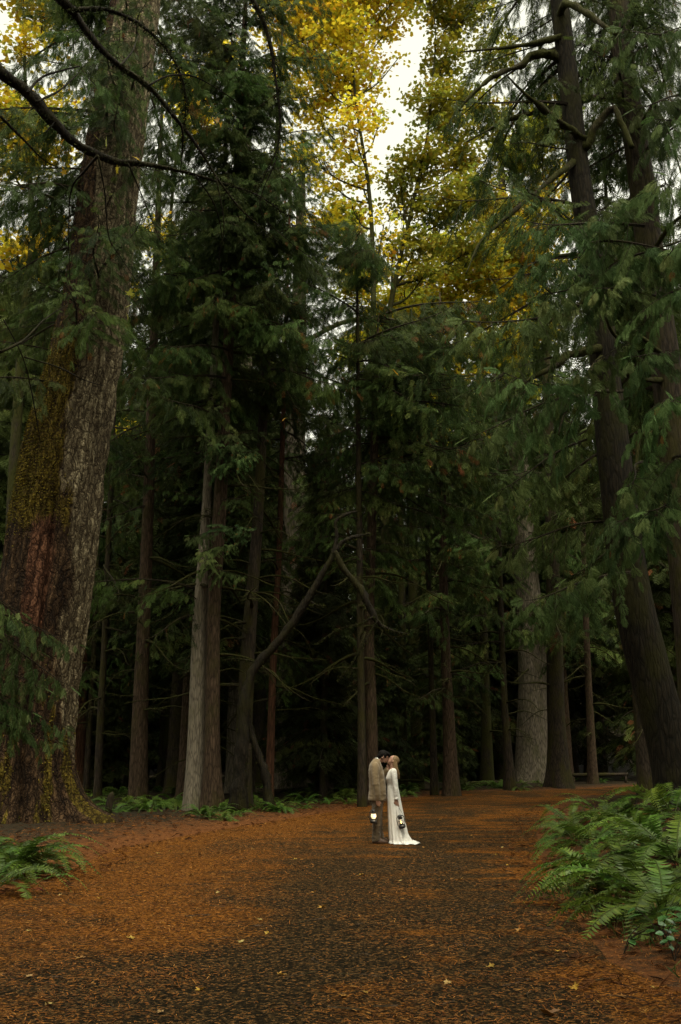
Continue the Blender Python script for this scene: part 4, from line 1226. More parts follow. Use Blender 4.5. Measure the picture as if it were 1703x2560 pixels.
def over_maple():
    """bare limbs crossing the top left: a maple standing left of the picture, beside the road"""
    Y = 12.5
    base = np.array([-7.4, 12.5, gz(-7.4, 12.5)])
    root = thing('overhanging_maple_tree', 'bare dark mossy maple limbs sweeping across the top left over the road', 'tree', base)
    path = np.array([[-7.4, 12.5, base[2] - .2], [-7.2, 12.5, 3], [-6.7, 12.5, 6], [-6.1, 12.4, 9], [-5.7, 12.4, 12], [-5.2, 12.3, 15]])
    me, P, r = trunk_mesh('trunk', path, np.array([.38, .30, .26, .2, .14, .05]), M['bark_wet'], base, 16, 60, seed=130)
    obj('trunk', me, root)
    S = []
    L = [
        [(-120, 60, 46), (0, 178, 36), (60, 225, 30), (130, 300, 26), (190, 360, 22), (245, 388, 19), (300, 405, 17), (360, 410, 13), (440, 425, 9), (530, 450, 6), (640, 486, 4), (720, 540, 2)],
        [(20, -160, 30), (150, -5, 24), (190, 38, 20), (240, 110, 17), (300, 165, 15), (370, 215, 13), (430, 285, 11), (490, 360, 8), (540, 440, 6), (600, 520, 4), (690, 600, 2)],
        [(185, 25, 12), (230, 22, 11), (270, 25, 10), (340, 55, 8), (400, 105, 6), (450, 180, 4), (465, 260, 3), (455, 350, 2)],
        [(560, -120, 16), (628, -5, 13), (655, 45, 12), (675, 110, 9), (690, 200, 7), (700, 300, 6), (690, 380, 4), (640, 480, 2)],
        [(370, 215, 6), (420, 190, 5), (480, 190, 4), (540, 220, 3), (600, 260, 2)],
        [(245, 390, 8), (210, 430, 6), (178, 475, 4), (172, 580, 3), (175, 700, 2)],
        [(430, 285, 6), (455, 320, 5), (455, 390, 3), (445, 480, 2)],
        [(0, 290, 8), (60, 350, 6), (110, 400, 4), (160, 425, 2)],
        [(140, 305, 6), (115, 328, 3)],
        [(70, 232, 9), (110, 190, 6), (200, 165, 3)], [(90, 255, 8), (150, 225, 5), (200, 180, 2)],
        [(245, 390, 5), (262, 480, 4), (272, 590, 3), (300, 640, 2), (380, 760, 1.5)], [(320, 408, 5), (360, 500, 3), (400, 600, 2)],
        [(300, 165, 5), (330, 130, 4), (345, 90, 2)], [(490, 440, 4), (540, 520, 3), (560, 620, 2)], [(540, 440, 4), (560, 560, 3), (548, 650, 2), (560, 740, 1.5)],
        [(690, 400, 3), (650, 520, 2.5), (720, 600, 2), (800, 660, 1.5)], [(0, 880, 9), (60, 850, 6), (110, 800, 4), (170, 760, 2)], [(60, 892, 4), (150, 920, 4), (210, 950, 3), (260, 965, 2)],
        [(10, 800, 3), (60, 900, 3), (85, 1010, 3), (100, 1100, 2)]]
    for i, tr in enumerate(L):
        y1 = Y + (2.0 if i in (0, 1) else 0.7)
        o, s = limb_obj(root, base, tr, Y - 0.2 * (i % 3), 'bark_wet', 'limb', y1, 8 if i < 4 else 5, 0.4, 140 + i)
        if i < 4: S.append(s)
    moss_on(root, base, S, 3000, 7, (0.02, 0.07))
    g = np.random.default_rng(8)
    # the few leaves still on it, each one a leaf of its own
    lm = np_mesh('leaf', MLEAF_HI[0], MLEAF_HI[1], M['maple'], tint=np.full(len(MLEAF_HI[0]), 0.6))
    lo = np_mesh('leaf', MLEAF_HI[0], MLEAF_HI[1], M['maple'], tint=np.full(len(MLEAF_HI[0]), 0.12))
    lg = np_mesh('leaf', MLEAF_HI[0], MLEAF_HI[1], M['maple_green'], tint=np.full(len(MLEAF_HI[0]), 0.6))
    for px, py, w, me in [(345, 398, 26, lo), (265, 357, 36, lg), (243, 345, 24, lg), (292, 425, 26, lm), (208, 396, 22, lo), (325, 735, 26, lg), (322, 765, 28, lg), (320, 795, 26, lg), (160, 432, 28, lo), (495, 258, 18, lo), (545, 300, 20, lo), (720, 25, 22, lo), (740, 78, 14, lo), (708, 1050, 18, lo), (990, 932, 26, lo), (553, 312, 18, lo), (775, 208, 14, lo)]:
        p = at(px, py, Y + 0.8)
        obj('leaf', me, root, p - base, (R(70) + g.normal(0, .5), g.normal(0, .6), g.uniform(0, 6.28)), 2.6 * wid(w, p))
    return root


over_maple()


# ------------------------------------------------------------------ conifers behind and around
def crown_mesh(name, H, z0, Rm, nb, seed, level=1, mat='fir', step=0.32, big=1.0, few=0):
    """a whole conifer crown of drooping branches in one mesh (shared by the trees of the background)"""
    g = np.random.default_rng(seed)
    mb = MB()
    O, D, S, TT = [], [], [], []
    for i in range(nb):
        q = i / nb
        z = z0 + (H - z0) * q ** 0.9
        L = Rm * (1 - q) ** 0.6 * g.uniform(0.6, 1.15) + 0.4
        a = g.uniform(0, 6.283)
        hx = np.array([math.cos(a), math.sin(a), 0]); hy = np.array([-math.sin(a), math.cos(a), 0])
        n = 9
        s = np.linspace(0, 1, n)
        P = np.outer(s * L, hx) + np.outer(L * (0.08 * s - 0.38 * s ** 2), [0, 0, 1]) + [0, 0, z]
        v, f = tube(P, 0.03 * (1.1 - s) + 0.004, 4)
        mb.add(v, f, 1)
        m = max(2, int(L / step))
        tb = np.clip(g.normal(0.45, 0.2), 0, 0.9)
        for k in range(m):
            t = (k + 0.6) / m
            p = P[int(t * (n - 1))]
            wdt = L * 0.3 * (1 - t) + 0.25
            for s2 in (-1, 1):
                for r in range(3 + int(wdt > 0.7) - few):
                    O.append(p + s2 * hy * wdt * (r + g.uniform(0, 1)) / 3 + [0, 0, -0.1 * r])
                    d = hx * g.uniform(0.1, 1) + s2 * hy * g.uniform(0.3, 1) + np.array([0, 0, -g.uniform(0.1, 1.2)])
                    D.append(d); S.append(g.uniform(0.4, 0.75) * big); TT.append(1.0 if g.random() < 0.02 else np.clip(tb + g.normal(0, .1), 0, .93))
    O, D, S, TT = map(np.array, (O, D, S, TT))
    X, Yv, Z = rand_frames(D, g.normal(0, 0.45, len(O)))
    tv, tf = SPR[level][0]
    v, f, t = stamp(tv, tf, O, X, Yv, Z, S, TT)
    mb.add(v, f, 0, t)
    return mb.mesh(name, [M[mat], M['twig']]), mb


CROWNS = [crown_mesh('crown', 26, 6.0, 3.6, 110, 600, 0)[0], crown_mesh('crown', 30, 9.0, 4.0, 110, 601, 0)[0], crown_mesh('crown', 22, 1.5, 3.4, 110, 602, 0)[0]]
STRAIGHT = []
for i, (h, rr, mt) in enumerate([(26, .30, 'bark_brown'), (30, .42, 'bark_dark'), (22, .22, 'bark_dark')]):
    z = np.array([-.3, 1, 6, 14, h])
    STRAIGHT.append(trunk_mesh('trunk', np.column_stack([np.zeros(5) + [0, 0, .05, .1, 0], np.zeros(5), z]), rr * np.array([1.25, 1.05, .85, .55, .05]), M[mt], (0, 0, 0), 14, 40, 0.4, 0.6, 0.05, 610 + i)[0])
g = np.random.default_rng(620)
placed = []


def zone(x, y):
    u = x / y * FPX + W0 / 2
    return ('left of the slim pale trunk' if u < 460 else 'behind the crooked mossy maple' if u < 860 else 'behind the kissing couple and the solitary trunk' if u < 1180 else 'beyond the bend near the great pale trunk' if u < 1440 else 'behind the big leaning cedar')


def filler(x, y, k, label, grp, sc):
    z = gz(x, y)
    label = 'dark conifer deep in shade ' + zone(x, y)
    grp = 'deep forest conifers ' + zone(x, y)
    t = thing('conifer_tree', label, 'tree', (x, y, z), g.uniform(0, 6.28), grp)
    t.scale = (sc,) * 3
    obj('trunk', STRAIGHT[k], t)
    obj('crown', CROWNS[k], t)
    for j in range(9):
        a = g.uniform(0, 6.28)
        obj('dead_branch', DEAD[int(g.integers(0, 4))], t, (0, 0, g.uniform(1.5, 9)), (0, 0, a), 0.9)


front_xy = [(float(b[0]), float(b[1])) for _, b, _, _ in FRONT] + [(hero_base[0], hero_base[1])]


def clear(x, y, d):
    if float(road_sd(x, y)[0]) < 1.6:
        return False
    return all((x - a) ** 2 + (y - b) ** 2 > d * d for a, b in front_xy + placed)


cnt = 0
tries = 0
while cnt < 46 and tries < 4000:
    tries += 1
    y = g.uniform(32, 60)
    x = g.uniform(-0.42, 0.44) * y
    u = x / y * FPX + W0 / 2
    # keep the air open where the sky shows through above the road
    if 840 < u < 1250 and y > 38:
        continue
    if 560 < u < 790 and y < 54 or 1170 < u < 1500 or (1500 <= u < 1570 and y < 50):
        continue
    if u < 460 and (y < 42 or g.random() < 0.55):
        continue
    if not clear(x, y, 2.6):
        continue
    placed.append((x, y)); cnt += 1
    k = 2 if (780 < u < 1250) else int(g.integers(0, 3))
    filler(x, y, k, 'dark conifer standing in the deep shade behind the front trees', 'conifers deep in the forest', g.uniform(0.8, 1.1) if k != 2 else g.uniform(0.55, 0.85))
for x, y, k, sc in [((900 - W0 / 2) / FPX * 64, 64, 1, 1.1), ((1065 - W0 / 2) / FPX * 69, 69, 1, 1.3), ((1340 - W0 / 2) / FPX * 74, 74, 1, 1.35), ((980 - W0 / 2) / FPX * 76, 76, 0, 1.2)]:
    placed.append((x, y)); filler(x, y, k, '', '', sc)
for uq, y in [(380, 67), (372, 72), (300, 68), (250, 70), (470, 69)]:
    x = (uq - W0 / 2) / FPX * y
    placed.append((x, y)); filler(x, y, 2, '', '', 0.9)
# centre background: lower conifers so the gap stays open above
for x, y, sc in [(2.0, 44, .5), (4.4, 49, .55), (6.5, 57, .6), (3.0, 60, .62), (8.5, 66, .62), (5.5, 72, .66), (2.2, 70, .6), (1.0, 52, .55)]:
    if float(road_sd(x, y)[0]) > 0.5:
        filler(x, y, 2, 'dark conifer standing in the deep shade behind the front trees', 'conifers deep in the forest', sc)


def mass(name, spots, seed, H=24, nb=46, z0=3.5, high=()):
    """a wood that reads as one mass: trunks and crowns in one object"""
    g = np.random.default_rng(seed)
    _, src = crown_mesh('tmp', H, z0, 4.2, nb, seed, 0, 'fir', 1.1, 2.4, 2)
    v0, f0, m0, t0 = src.arrays()
    tv, tf = tube(np.array([[0, 0, -.5], [0, 0, 4], [0, 0, 12], [0, 0, H]]), np.array([.5, .38, .28, .04]), 8)
    mb = MB()
    low = (v0, f0, m0, t0)
    top = crown_mesh('tmp', H, 11.0, 4.6, nb, seed + 1, 0, 'fir', 1.1, 2.4, 2)[1].arrays() if high else None
    for n_, (x, y, sc) in enumerate(list(spots) + list(high)):
        v0, f0, m0, t0 = low if n_ < len(spots) else top
        a = g.uniform(0, 6.28); c, s = math.cos(a), math.sin(a)
        Rm = np.array([[c, -s, 0], [s, c, 0], [0, 0, 1]]) * sc
        z = gz(x, y)
        mb.add(v0 @ Rm.T + [x, y, z], f0, 0, t0)
        mb.m[-1][:] = m0
        mb.add(tv @ Rm.T + [x, y, z], tf, 1)
    v, f, m, t = mb.arrays()
    o = obj(name, np_mesh(name, v, f, [M['fir'], M['bark_dark']], m, t))
    o['kind'] = 'stuff'
    return o


far = 0
while far < 84:
    y = g.uniform(64, 98); x = g.uniform(-0.44, 0.46) * y
    u = x / y * FPX + W0 / 2
    if float(road_sd(x, y)[0]) < 2.0 or (1285 < u < 1375 and y < 66) or not clear(x, y, 2.2):
        continue
    placed.append((x, y)); far += 1
    k = 2 if g.random() < 0.6 else int(g.integers(0, 2))
    sc = g.uniform(0.75, 0.95) if 820 < u < 1120 else g.uniform(0.95, 1.3)
    t = thing('conifer_tree', 'far conifer at the back of the wood ' + zone(x, y), 'tree', (x, y, gz(x, y)), g.uniform(0, 6.28), 'far conifers ' + zone(x, y))
    t.scale = (sc,) * 3
    obj('trunk', STRAIGHT[k], t); obj('crown', CROWNS[k], t)
sp = []
for k in range(400):
    x, y = g.uniform(-34, 34), g.uniform(-36, 34)
    if (y > -4 and abs(x) < 0.36 * y + 8.5) or float(road_sd(x, y)[0]) < 2.2 or any((x - a) ** 2 + (y - b) ** 2 < 9 for a, b, _ in sp):
        continue
    sp.append((x, y, g.uniform(0.9, 1.3)))
    if len(sp) >= 40:
        break
sp += [(-6, -34, 1.2), (-2, -36, 1.2), (2, -35, 1.2), (5, -33, 1.2)]
for q, yq in enumerate(np.arange(-27, -5.4, 3.4)):
    sp += [(-7.0 - 0.5 * (q % 2), yq, 1.25), (4.6 + 0.5 * (q % 2), yq + 2.0, 1.25)]  # unseen rows close to the road, added to shade its near part
mass('surrounding_forest', sp, 641, 24, 32, 3.5, [(-8.4, 1.5, 1.15), (-9.2, 6.0, 1.15), (5.6, 0.5, 1.15), (6.9, 4.6, 1.15), (-7.6, -2.5, 1.2), (4.9, -3.5, 1.2)])  # last list: unseen high-crowned trees added to shade the near road

# ------------------------------------------------------------------ ferns
def frond_mesh(name, L, seed, mat, pairs=34, arch=0.55):
    g = np.random.default_rng(seed)
    mb = MB()
    n = 16
    s = np.linspace(0, 1, n)
    P = np.stack([L * (s - 0.12 * s ** 3), 0.05 * L * np.sin(s * 3 + g.uniform(0, 6)) * s, L * (0.62 * s - (0.62 + arch) * 0.75 * s ** 2.2)], 1)
    v, f = tube(P, 0.005 * (1.1 - s) + 0.001, 4)
    mb.add(v, f, 1, 0.5)
    T, N, B = frames(P)
    O, X, Yv, Z, S, TT = [], [], [], [], [], []
    for i in range(pairs):
        t = 0.13 + 0.86 * i / pairs
        k = t * (n - 1); j = int(min(k, n - 2)); w = k - j
        p = P[j] * (1 - w) + P[j + 1] * w
        tg = norm(T[j] * (1 - w) + T[j + 1] * w)
        lat = norm(np.cross([0, 0, 1.0], tg)); nn = np.cross(tg, lat)
        ln = L * 0.105 * (0.6 + 1.4 * min(t, 0.3)) * (1 - max(0, (t - 0.35) / 0.65) ** 1.7 * 0.93)
        for sd_ in (-1, 1):
            d = norm(lat * sd_ + tg * g.uniform(0.15, 0.4) + nn * g.uniform(-0.4, 0.12))
            O.append(p); X.append(d); Z.append(norm(np.cross(d, tg) * sd_)); S.append(ln)
            Yv.append(norm(np.cross(Z[-1], d))); TT.append(np.clip(0.35 + 0.35 * t + g.normal(0, 0.12), 0, 1))
    tv = np.array([[0, -0.05, 0], [0.12, 0.13, 0.02], [0.55, 0.11, 0.02], [1, 0, -0.08], [0.55, -0.09, 0.0], [0.15, -0.11, 0.0]])
    tf = np.array([[0, 5, 1], [1, 5, 4], [1, 4, 2], [2, 4, 3]])
    v, f, t = stamp(tv, tf, np.array(O), np.array(X), np.array(Yv), np.array(Z), np.array(S), np.array(TT))
    mb.add(v, f, 0, t)
    return mb.mesh(name, [M[mat], M['fern_dead'] if mat == 'fern_dead' else M['grass']])


FROND = [frond_mesh('frond', 1.1, 700 + i, 'fern', arch=a) for i, a in enumerate((0.35, 0.5, 0.7, 0.9, 0.6))]
FROND_DEAD = [frond_mesh('dead_frond', 1.0, 720 + i, 'fern_dead', arch=1.1) for i in range(2)]


def fern(label, x, y, nf, sc, seed, dead=2, group=None, z=None):
    g = np.random.default_rng(seed)
    root = thing('sword_fern', label, 'fern', (x, y, (gz(x, y) if z is None else z) + 0.02), g.uniform(0, 6.28), group)
    for i in range(nf):
        a = 6.283 * i / nf + g.normal(0, 0.18)
        tl = R(g.uniform(-28, 22))
        obj('frond', FROND[int(g.integers(0, len(FROND)))], root, (0.03 * math.cos(a), 0.03 * math.sin(a), g.uniform(0, .06)), (g.normal(0, 0.25), tl, a), sc * g.uniform(0.75, 1.15))
    for i in range(dead):
        a = g.uniform(0, 6.28)
        obj('dead_frond', FROND_DEAD[i % 2], root, (0, 0, 0), (g.normal(0, 0.2), R(g.uniform(20, 40)), a), sc * g.uniform(0.6, 0.9))
    return root


# right-hand bank
for i, (px, py, Y, nf, sc, lab) in enumerate([
        (1660, 2330, 9.8, 20, 1.15, 'large sword fern nearest the camera at the right edge, low arching fronds'),
        (1560, 2190, 11.6, 20, 1.15, 'broad sword fern behind the nearest one on the right bank'),
        (1480, 2140, 13.2, 18, 1.05, 'sword fern reaching its bright fronds left over the road'),
        (1690, 2130, 12.0, 18, 1.2, 'tall sword fern at the right edge above the nearest one'),
        (1590, 2060, 14.6, 18, 1.15, 'sword fern in the middle of the right bank'),
        (1470, 2045, 16.4, 16, 1.1, 'sword fern at the far left of the right bank beside the road'),
        (1685, 2030, 16.0, 18, 1.25, 'dark sword fern at the right edge before the leaning trunk'),
        (1560, 2010, 18.2, 16, 1.1, 'sword fern at the back of the right bank'),
        (1500, 1985, 22.0, 16, 1.15, 'small far sword fern at the inside of the bend'),
        (1640, 1990, 13.5, 20, 1.3, 'upright sword fern high on the right bank'), (1620, 2240, 10.8, 20, 1.2, 'glossy sword fern between the nearest and the broad one'), (1640, 1960, 18.0, 18, 1.3, 'dim sword fern at the foot of the leaning trunk'), (1435, 2040, 19.0, 16, 1.1, 'sword fern on the slope left of the far back fern'), (1425, 2010, 23.0, 16, 1.1, 'far low sword fern at the roadside just before the bend')]):
    p = at(px, py, Y)
    fern(lab, p[0], Y, nf, sc, 740 + i, 3)
# left clump
for i, (px, py, Y, nf, sc, lab) in enumerate([
        (20, 2170, 14.0, 24, 1.25, 'bushy sword fern at the left edge below the huge trunk'),
        (-60, 2160, 14.6, 22, 1.4, 'sword fern cut by the left edge behind the bushy one'),
        (95, 2150, 15.0, 18, 1.0, 'smaller sword fern right of the bushy one at the left'),
        (-20, 2240, 12.2, 16, 0.9, 'low sword fern with pale stiff fronds at the far left roadside'),
        (80, 2240, 12.6, 3, 0.6, 'rusty withered fern among the left ferns')]):
    p = at(px, py, Y)
    fern(lab, p[0], Y, nf, sc, 760 + i, 2 if i < 4 else 7)


def fern_plain(seed, nf=15):
    g = np.random.default_rng(seed)
    mb = MB()
    for i in range(nf):
        src = FROND[i % len(FROND)]
        nv = len(src.vertices)
        co = np.empty(nv * 3, np.float32); src.vertices.foreach_get('co', co)
        lv = np.empty(len(src.loops), np.int32); src.loops.foreach_get('vertex_index', lv)
        tt = np.empty(nv, np.float32); src.attributes['tint'].data.foreach_get('value', tt)
        mi = np.empty(len(src.polygons), np.int32); src.polygons.foreach_get('material_index', mi)
        a = 6.283 * i / nf + g.normal(0, .2)
        Mx = Euler((g.normal(0, .25), R(g.uniform(-25, 20)), a)).to_matrix()
        v = co.reshape(-1, 3) @ np.array(Mx).T * g.uniform(0.75, 1.15)
        mb.add(v, lv.reshape(-1, 3), 0, tt); mb.m[-1][:] = mi
    return mb.mesh('sword_fern', [M['fern'], M['grass']])


FPLAIN = [fern_plain(780 + i) for i in range(3)]
g = np.random.default_rng(790)
marks = [(505, 2045), (590, 2040), (560, 2050), (640, 2025), (700, 2030), (760, 2020), (820, 2010), (870, 2010), (740, 2000), (680, 2005), (430, 2020), (240, 1990), (300, 1985), (400, 1975), (210, 1985), (1010, 1990), (1050, 1992), (1160, 1975), (1190, 1965), (1240, 1962), (1300, 1958), (1340, 1958), (1365, 1955), (1020, 1970), (960, 1985), (860, 1980), (800, 1985), (1440, 1950), (1500, 1950), (1560, 1950), (280, 1960), (450, 1985), (630, 1985)]
for i, (px, py) in enumerate(marks):
    p = ground(px, py)
    if float(road_sd(p[0], p[1])[0]) < 0.25:
        continue
    o = obj('sword_fern', FPLAIN[i % 3], None, (p[0], p[1], p[2]), (0, 0, g.uniform(0, 6.28)), g.uniform(0.5, 0.95))
    zn = zone(o.location.x, o.location.y); tag(o, 'small sword fern in shaded undergrowth ' + zn, 'fern', 'undergrowth ferns ' + zn)
n = 0
while n < 90:
    y = g.uniform(26, 62); x = g.uniform(-0.36, 0.36) * y
    if float(road_sd(x, y)[0]) < 0.5 or (x > 0 and y < 30):
        continue
    n += 1
    o = obj('sword_fern', FPLAIN[n % 3], None, (x, y, gz(x, y)), (0, 0, g.uniform(0, 6.28)), g.uniform(0.7, 1.2))
    zn = zone(o.location.x, o.location.y); tag(o, 'small sword fern in shaded undergrowth ' + zn, 'fern', 'undergrowth ferns ' + zn)

# ------------------------------------------------------------------ salal shrub, grass
def salal(label, x, y, seed, n=16, sc=1.0):
    g = np.random.default_rng(seed)
    z = gz(x, y)
    root = thing('salal_shrub', label, 'shrub', (x, y, z))
    pts = [(0, 0), (0.18, 0.30), (0.5, 0.42), (0.8, 0.26), (1.05, 0), (0.8, -0.26), (0.5, -0.42), (0.18, -0.30)]
    tv = np.array([[0.5, 0, -0.03]] + [[a, b, 0.10 * abs(b) - 0.12 * a * a] for a, b in pts])
    tf = np.array([[0, 1 + i, 1 + (i + 1) % 8] for i in range(8)])
    lm = [np_mesh('leaf', tv, tf, M['salal'], tint=np.full(len(tv), t)) for t in (0.3, 0.6, 0.95)]
    mb = MB()
    spots = []
    for k in range(4):
        a = g.uniform(0, 6.28); L = sc * g.uniform(0.3, 0.5)
        P = spline(np.array([[0, 0, 0], [0.3 * L * math.cos(a), 0.3 * L * math.sin(a), 0.5 * L], [0.8 * L * math.cos(a), 0.8 * L * math.sin(a), 0.8 * L]]), 10)
        v, f = tube(P, 0.004, 4); mb.add(v, f)
        for q in range(n // 4):
            spots.append((P[3 + q % 7], a + (-1) ** q * g.uniform(0.5, 1.3)))
    obj('stem', mb.mesh('stem', [M['twig']]), root)
    for p, a in spots:
        obj('leaf', lm[int(g.integers(0, 3))], root, p, (g.normal(0, .35), R(g.uniform(-10, 30)), a), sc * g.uniform(0.07, 0.115))


p = at(1660, 2390, 8.7); salal('glossy broad-leaved shrub at the lower right corner below the ferns', p[0], 8.7, 800, 28, 1.1)
p = at(1560, 2400, 8.6); salal('few glossy oval leaves left of the lower right shrub', p[0], 8.6, 801, 8, 0.7)
p = at(1690, 2450, 8.2); salal('small glossy shrub sprig low at the right edge', p[0], 8.2, 802, 16, 0.8)
g = np.random.default_rng(810)
n = 2600
xx = g.uniform(2.4, 4.6, n); yy = g.uniform(7.2, 13.0, n)
s_ = road_sd(xx, yy); k = (s_ > -0.15) & (s_ < 0.9) & (vn(xx * 1.8, yy * 1.8, 0, 9) > 0.45)
xx, yy = xx[k], yy[k]
zz = ground_z(xx, yy)
O = np.column_stack([xx, yy, zz]); D = norm(g.normal(0, 0.5, (len(O), 3)) + [0, 0, 1.0])
X, Yv, Z = rand_frames(D, g.uniform(0, 6.28, len(O)))
tv = np.array([[0, -0.04, 0], [0, 0.04, 0], [0.6, 0.03, -0.06], [1, 0, -0.3]]); tf = np.array([[0, 1, 2], [0, 2, 3]])
v, f, t = stamp(tv, tf, O, X, Yv, Z, g.uniform(0.06, 0.2, len(O)), g.random(len(O)))
o = obj('grass', np_mesh('grass', v, f, M['grass'], tint=t)); tag(o, 'thin grass tufts at the foot of the right-hand ferns', 'grass', None, 'stuff')

# ------------------------------------------------------------------ litter on the ground
g = np.random.default_rng(820)
n = 170000
u = g.random(n)
yy = 5.5 * (36 / 5.5) ** (u ** 1.0)
xx = g.uniform(-0.36, 0.36, n) * yy
s_ = road_sd(xx, yy)
lx = xx - 0.045 * (yy - 6)
covp = 0.22 + 0.6 * smooth(1.3, -1.6, xx - (-2.35 + 0.125 * yy)) * (0.45 + 0.55 * smooth(6.8, 10.5, yy)) + 0.5 * np.exp(np.clip(s_, -9, 0) / 0.6) - 0.3 * np.exp(-((lx + 0.55) / 0.5) ** 2) - 0.2 * np.exp(-((lx - 1.3) / 0.6) ** 2)
covp = covp + 1.3 * (fbm(xx * 1.4, yy * 2.2, 0, 33) - 0.5)
k = (g.random(n) < covp * np.where(s_ > 0, 0.55, 1.0)) & (s_ < np.where(xx > 1.5, 1.0, 3.2))
xx, yy, s_ = xx[k], yy[k], s_[k]
zz = np.where(s_ < 0, road_z(xx, yy), ground_z(xx, yy)) + 0.004
O = np.column_stack([xx, yy, zz]); n = len(O)
D = norm(np.column_stack([g.normal(0, 1, n), g.normal(0, 1, n), g.normal(0.05, 0.12, n)]))
X, Yv, Z = rand_frames(D, g.normal(0, 0.3, n))
tv = np.array([[0, -0.045, 0], [0.1, 0.06, 0.01], [0.5, 0.07, 0.06], [0.55, -0.06, 0.06], [1, 0, 0.0]]); tf = np.array([[0, 3, 1], [1, 3, 2], [2, 3, 4]])
v, f, t = stamp(tv, tf, O, X, Yv, Z, g.uniform(0.018, 0.055, n) * (0.75 + yy / 30), np.clip(g.normal(0.5, 0.25, n), 0, 1))
o = obj('needle_litter', np_mesh('needle_litter', v, f, M['litter'], tint=t)); tag(o, 'orange carpet of fallen needles and scraps over the road', 'litter', None, 'stuff')
# dry cedar sprays heaped along the banks
n = 8000
yy = g.uniform(6, 36, n); xx = g.uniform(-0.36, 0.36, n) * yy
s_ = road_sd(xx, yy)
k = (s_ > -0.6) & (s_ < 4.5) & (g.random(n) < np.where(xx < 2, 0.85, 0.6))
xx, yy, s_ = xx[k], yy[k], s_[k]
zz = np.maximum(np.where(s_ < 0.1, road_z(xx, yy), -9), ground_z(xx, yy)) + g.uniform(0.005, 0.03, len(xx))
O = np.column_stack([xx, yy, zz]); n = len(O)
D = norm(np.column_stack([g.normal(0, 1, n), g.normal(0, 1, n), g.normal(0.1, 0.2, n)]))
X, Yv, Z = rand_frames(D, g.normal(0, 0.35, n))
v, f, t = stamp(*SPR[1][1], O, X, Yv, Z, g.uniform(0.08, 0.2, n), np.clip(g.normal(0.2, 0.2, n), 0, 1))
o = obj('dry_cedar_litter', np_mesh('dry_cedar_litter', v, f, M['litter'], tint=t)); tag(o, 'rust-brown dry cedar sprays heaped along the road edges', 'litter', None, 'stuff')

# fallen twigs
mb = MB()
for k in range(320):
    yq = 5.6 * (30 / 5.6) ** g.random(); xq = g.uniform(-0.35, 0.35) * yq
    sq = float(road_sd(xq, yq)[0])
    if sq > 2.5 or (sq < -1.5 and g.random() < 0.6):
        continue
    L = g.uniform(0.06, 0.3); a = g.uniform(0, 6.28); z = max(gz(xq, yq), float(ground_z(xq, yq)[0])) + 0.008
    d = np.array([math.cos(a), math.sin(a), g.normal(0, 0.06)]); nrm = np.array([-d[1], d[0], 0])
    P = np.array([xq, yq, z]) + np.outer(np.linspace(0, L, 4), d) + np.outer([0, 1, 0.4, -0.3], nrm) * L * g.normal(0, 0.1)
    v, f = tube(P, 0.004 * g.uniform(0.6, 1.6), 3); mb.add(v, f)
o = obj('twig_litter', mb.mesh('twig_litter', [M['bark_brown']])); tag(o, 'small brown twigs strewn over the road and its edges', 'twigs', None, 'stuff')

# fallen maple leaves, one by one
def crumple(k):
    v = MLEAF_HI[0].copy()
    q = np.random.default_rng(k)
    v[:, 0] *= q.uniform(0.55, 0.95); v[1:, :2] *= q.uniform(0.75, 1.15, (len(v) - 1, 1))
    v[:, 2] = 0.35 * q.uniform(0.3, 1) * np.abs(v[:, 0]) + q.normal(0, 0.05, len(v)) + 0.25 * q.uniform(-.3, 1) * v[:, 1] ** 2
    return v


LEAFV = [np_mesh('fallen_maple_leaf', crumple(int(t * 100)), MLEAF_HI[1], M['fallen'], tint=np.full(len(MLEAF_HI[0]), t)) for t, zs in ((0.1, 2.5), (0.45, 1.5), (0.75, 1.0), (0.95, 2.0))]
special = {(262, 2053): 'large yellow maple leaf at the foot of the huge fir', (805, 2272): 'long yellow leaf lying in the middle of the road', (785, 2233): 'small lime-yellow leaf lying above the long yellow one', (75, 2330): 'lone pale leaf at the left of the road', (1440, 2475): 'pale curled leaf with upright red stem at the lower right', (1370, 2540): 'crumpled rust-brown leaf at the bottom edge, right of centre', (600, 2362): 'pale leaf in the wheel track left of centre'}
leafpx = list(special) + [(235, 2148), (285, 2125), (160, 2190), (380, 2140), (425, 2130), (395, 2135), (340, 2160), (410, 2072), (555, 2088), (560, 2098), (630, 2125), (700, 2065), (720, 2068), (665, 2060), (150, 2240), (250, 2250), (480, 2300), (545, 2235), (640, 2300), (670, 2340), (650, 2305), (1240, 2140), (1270, 2165), (1255, 2120), (1395, 2385), (1410, 2383), (960, 2245), (905, 2190), (1060, 2120), (870, 2080), (1180, 2090), (1100, 2050), (1210, 2030), (860, 2500), (915, 2490), (400, 2540), (500, 2480), (1010, 2400), (1120, 2460), (1230, 2420), (1500, 2520), (1560, 2500), (1610, 2540), (1640, 2480), (70, 2450), (200, 2400), (330, 2350), (120, 2520), (700, 2440), (1070, 2270), (1000, 2205), (740, 2150), (480, 2190), (1150, 2200), (1300, 2330)]
